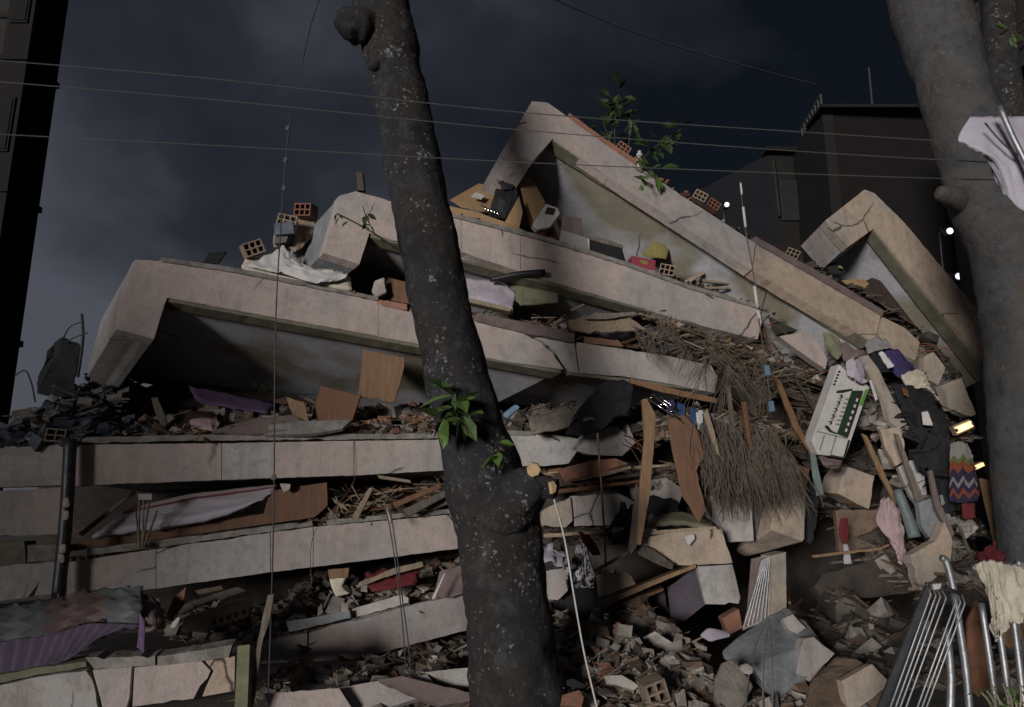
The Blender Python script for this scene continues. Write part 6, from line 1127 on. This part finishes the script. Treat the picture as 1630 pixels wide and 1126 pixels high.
# ------------------------------------------------------------------ crowd barriers with a white cloth
YB = 5.3
def barrier():
    t = thing('crowd_barrier', 'leaning steel barrier with dense thin bars and a dark panel at lower right', 'barrier', P(1430, 1126, 5.2))
    B('side_panel', None, None, 'steel_dark', [(1475, 930), (1484, 944), (1424, 1170), (1380, 1170)], 5.15, 8, 0, .03, parent=t)
    for k, dx in enumerate((0, 8, 15, 24, 40, 47, 54)):
        top = (1482 + dx, 946 + dx * .28, 5.12); bot = (1398 + dx * 1.02 + (k > 3) * 2, 1180, 4.95)
        tube('bar', None, None, 'steel', [(top[0] - 8 + (k > 3) * 2, top[1] - 16, 5.14), top, bot], .0065, 7, 1, parent=t, smooth=True)
    tube('top_rail', None, None, 'steel_dark', [(1474, 930, 5.15), (1484, 932, 5.15), (1530, 945, 5.12)], .014, 8, 2, parent=t)
    B('clamp', None, None, 'white_print', [(1486, 930), (1500, 929), (1498, 938), (1488, 940)], 5.1, 0, 0, .03, parent=t)
    t2 = thing('crowd_barrier', 'upright steel barrier with round posts behind the white cloth', 'barrier', P(1560, 1126, YB))
    tube('post', None, None, 'steel', [(1498, 888, YB), (1507, 896, YB), (1518, 940, YB), (1526, 990, YB), (1538, 1070, YB), (1548, 1180, YB)], .024, 10, 4, parent=t2)
    tube('post', None, None, 'steel', [(1510, 1180, YB + .1), (1514, 1080, YB + .1), (1506, 1000, YB + .1)], .026, 10, 3, parent=t2)
    for i, (a, b) in enumerate(((1562, 1592), (1584, 1614), (1610, 1636), (1636, 1660))): tube('post', None, None, 'steel', [(a, 960, YB - .02), ((a + b) / 2, 1060, YB - .04), (b, 1180, YB - .06)], .021, 10, 3, parent=t2)
    tube('top_rail', None, None, 'steel', [(1548, 905, YB), (1600, 900, YB - .02), (1680, 905, YB - .05)], .022, 10, 3, parent=t2)
    tube('post', None, None, 'steel', [(1618, 896, YB - .1), (1634, 906, YB - .1), (1650, 960, YB - .1), (1660, 1100, YB - .1)], .024, 10, 4, parent=t2)
barrier()
sheet('cloth', 'white cloth crumpled over the top of the upright barrier', 'cloth', 'cream_cloth', [[(1552, 896, 5.25), (1572, 888, 5.22), (1600, 892, 5.2), (1640, 900, 5.2)], [(1562, 935, 5.2), (1580, 930, 5.12), (1606, 935, 5.1), (1650, 940, 5.1)], [(1576, 985, 5.18), (1588, 985, 5.1), (1612, 980, 5.08), (1650, 975, 5.1)], [(1578, 1018, 5.18), (1590, 1022, 5.14), (1610, 1002, 5.12), (1625, 985, 5.1)]], .012, .04, 4.2, 9, (2.4, .5))
B('wood_board', 'rusty brown sheet standing behind the barrier posts', 'board', 'rust', [(1540, 990), (1556, 955), (1572, 990), (1576, 1090), (1558, 1110), (1540, 1090)], 5.7, 0, 0, .02, .006)
B('wood_board', 'tan sheet piece behind the white cloth', 'board', 'wood_tan', [(1590, 1010), (1624, 990), (1634, 1010), (1606, 1036)], 5.6, 0, 0, .02, .004)
t = thing('shrub', 'pale leafy twigs at the bottom right corner', 'plant', P(1600, 1150, 4.9))
r = random.Random(9); pts = []
for k in range(10):
    a = P(1590 + k * 4, 1160, 4.9); b = P(1560 + k * 9, 1100 + r.uniform(-12, 14), 4.9); pth = smooth_path([a, a.lerp(b, .6) + Vector((0, -.03, .02)), b], 4); pts += pth[3:]; V, Fc = tube_vf(pth, .006, 5); tw = obj('twig', V, Fc, 'wood_pale', parent=t)
leaves(tw, pts, 34, .06, 'leaf', r, .04, .5)
# ------------------------------------------------------------------ tarpaulin on a pole at the right edge
t = thing('tarpaulin', 'pale lavender tarpaulin on a slanting pole at the right edge', 'tarpaulin', P(1600, 340, 4.3))
sheet('cloth', None, None, 'tarp', [[(1546, 184, 4.4), (1580, 184, 4.4), (1612, 186, 4.4), (1660, 188, 4.4)], [(1526, 222, 4.35), (1566, 232, 4.3), (1610, 236, 4.3), (1660, 236, 4.3)], [(1561, 242, 4.35), (1590, 262, 4.3), (1620, 268, 4.3), (1660, 270, 4.3)], [(1590, 300, 4.4), (1608, 318, 4.35), (1632, 336, 4.35), (1660, 342, 4.35)]], .006, .012, 3, 7, parent=t)
tube('pole', None, None, 'steel', [(1591, 170, 4.22), (1612, 218, 4.2), (1636, 266, 4.2), (1690, 380, 4.2), (1790, 620, 4.2), Vector((4.6, 4.1, -.1))], .018, 10, 3, parent=t)
tube('rib', None, None, 'steel_dark', [(1568, 196, 4.24), (1596, 228, 4.22), (1624, 250, 4.22)], .006, 6, 3, parent=t)
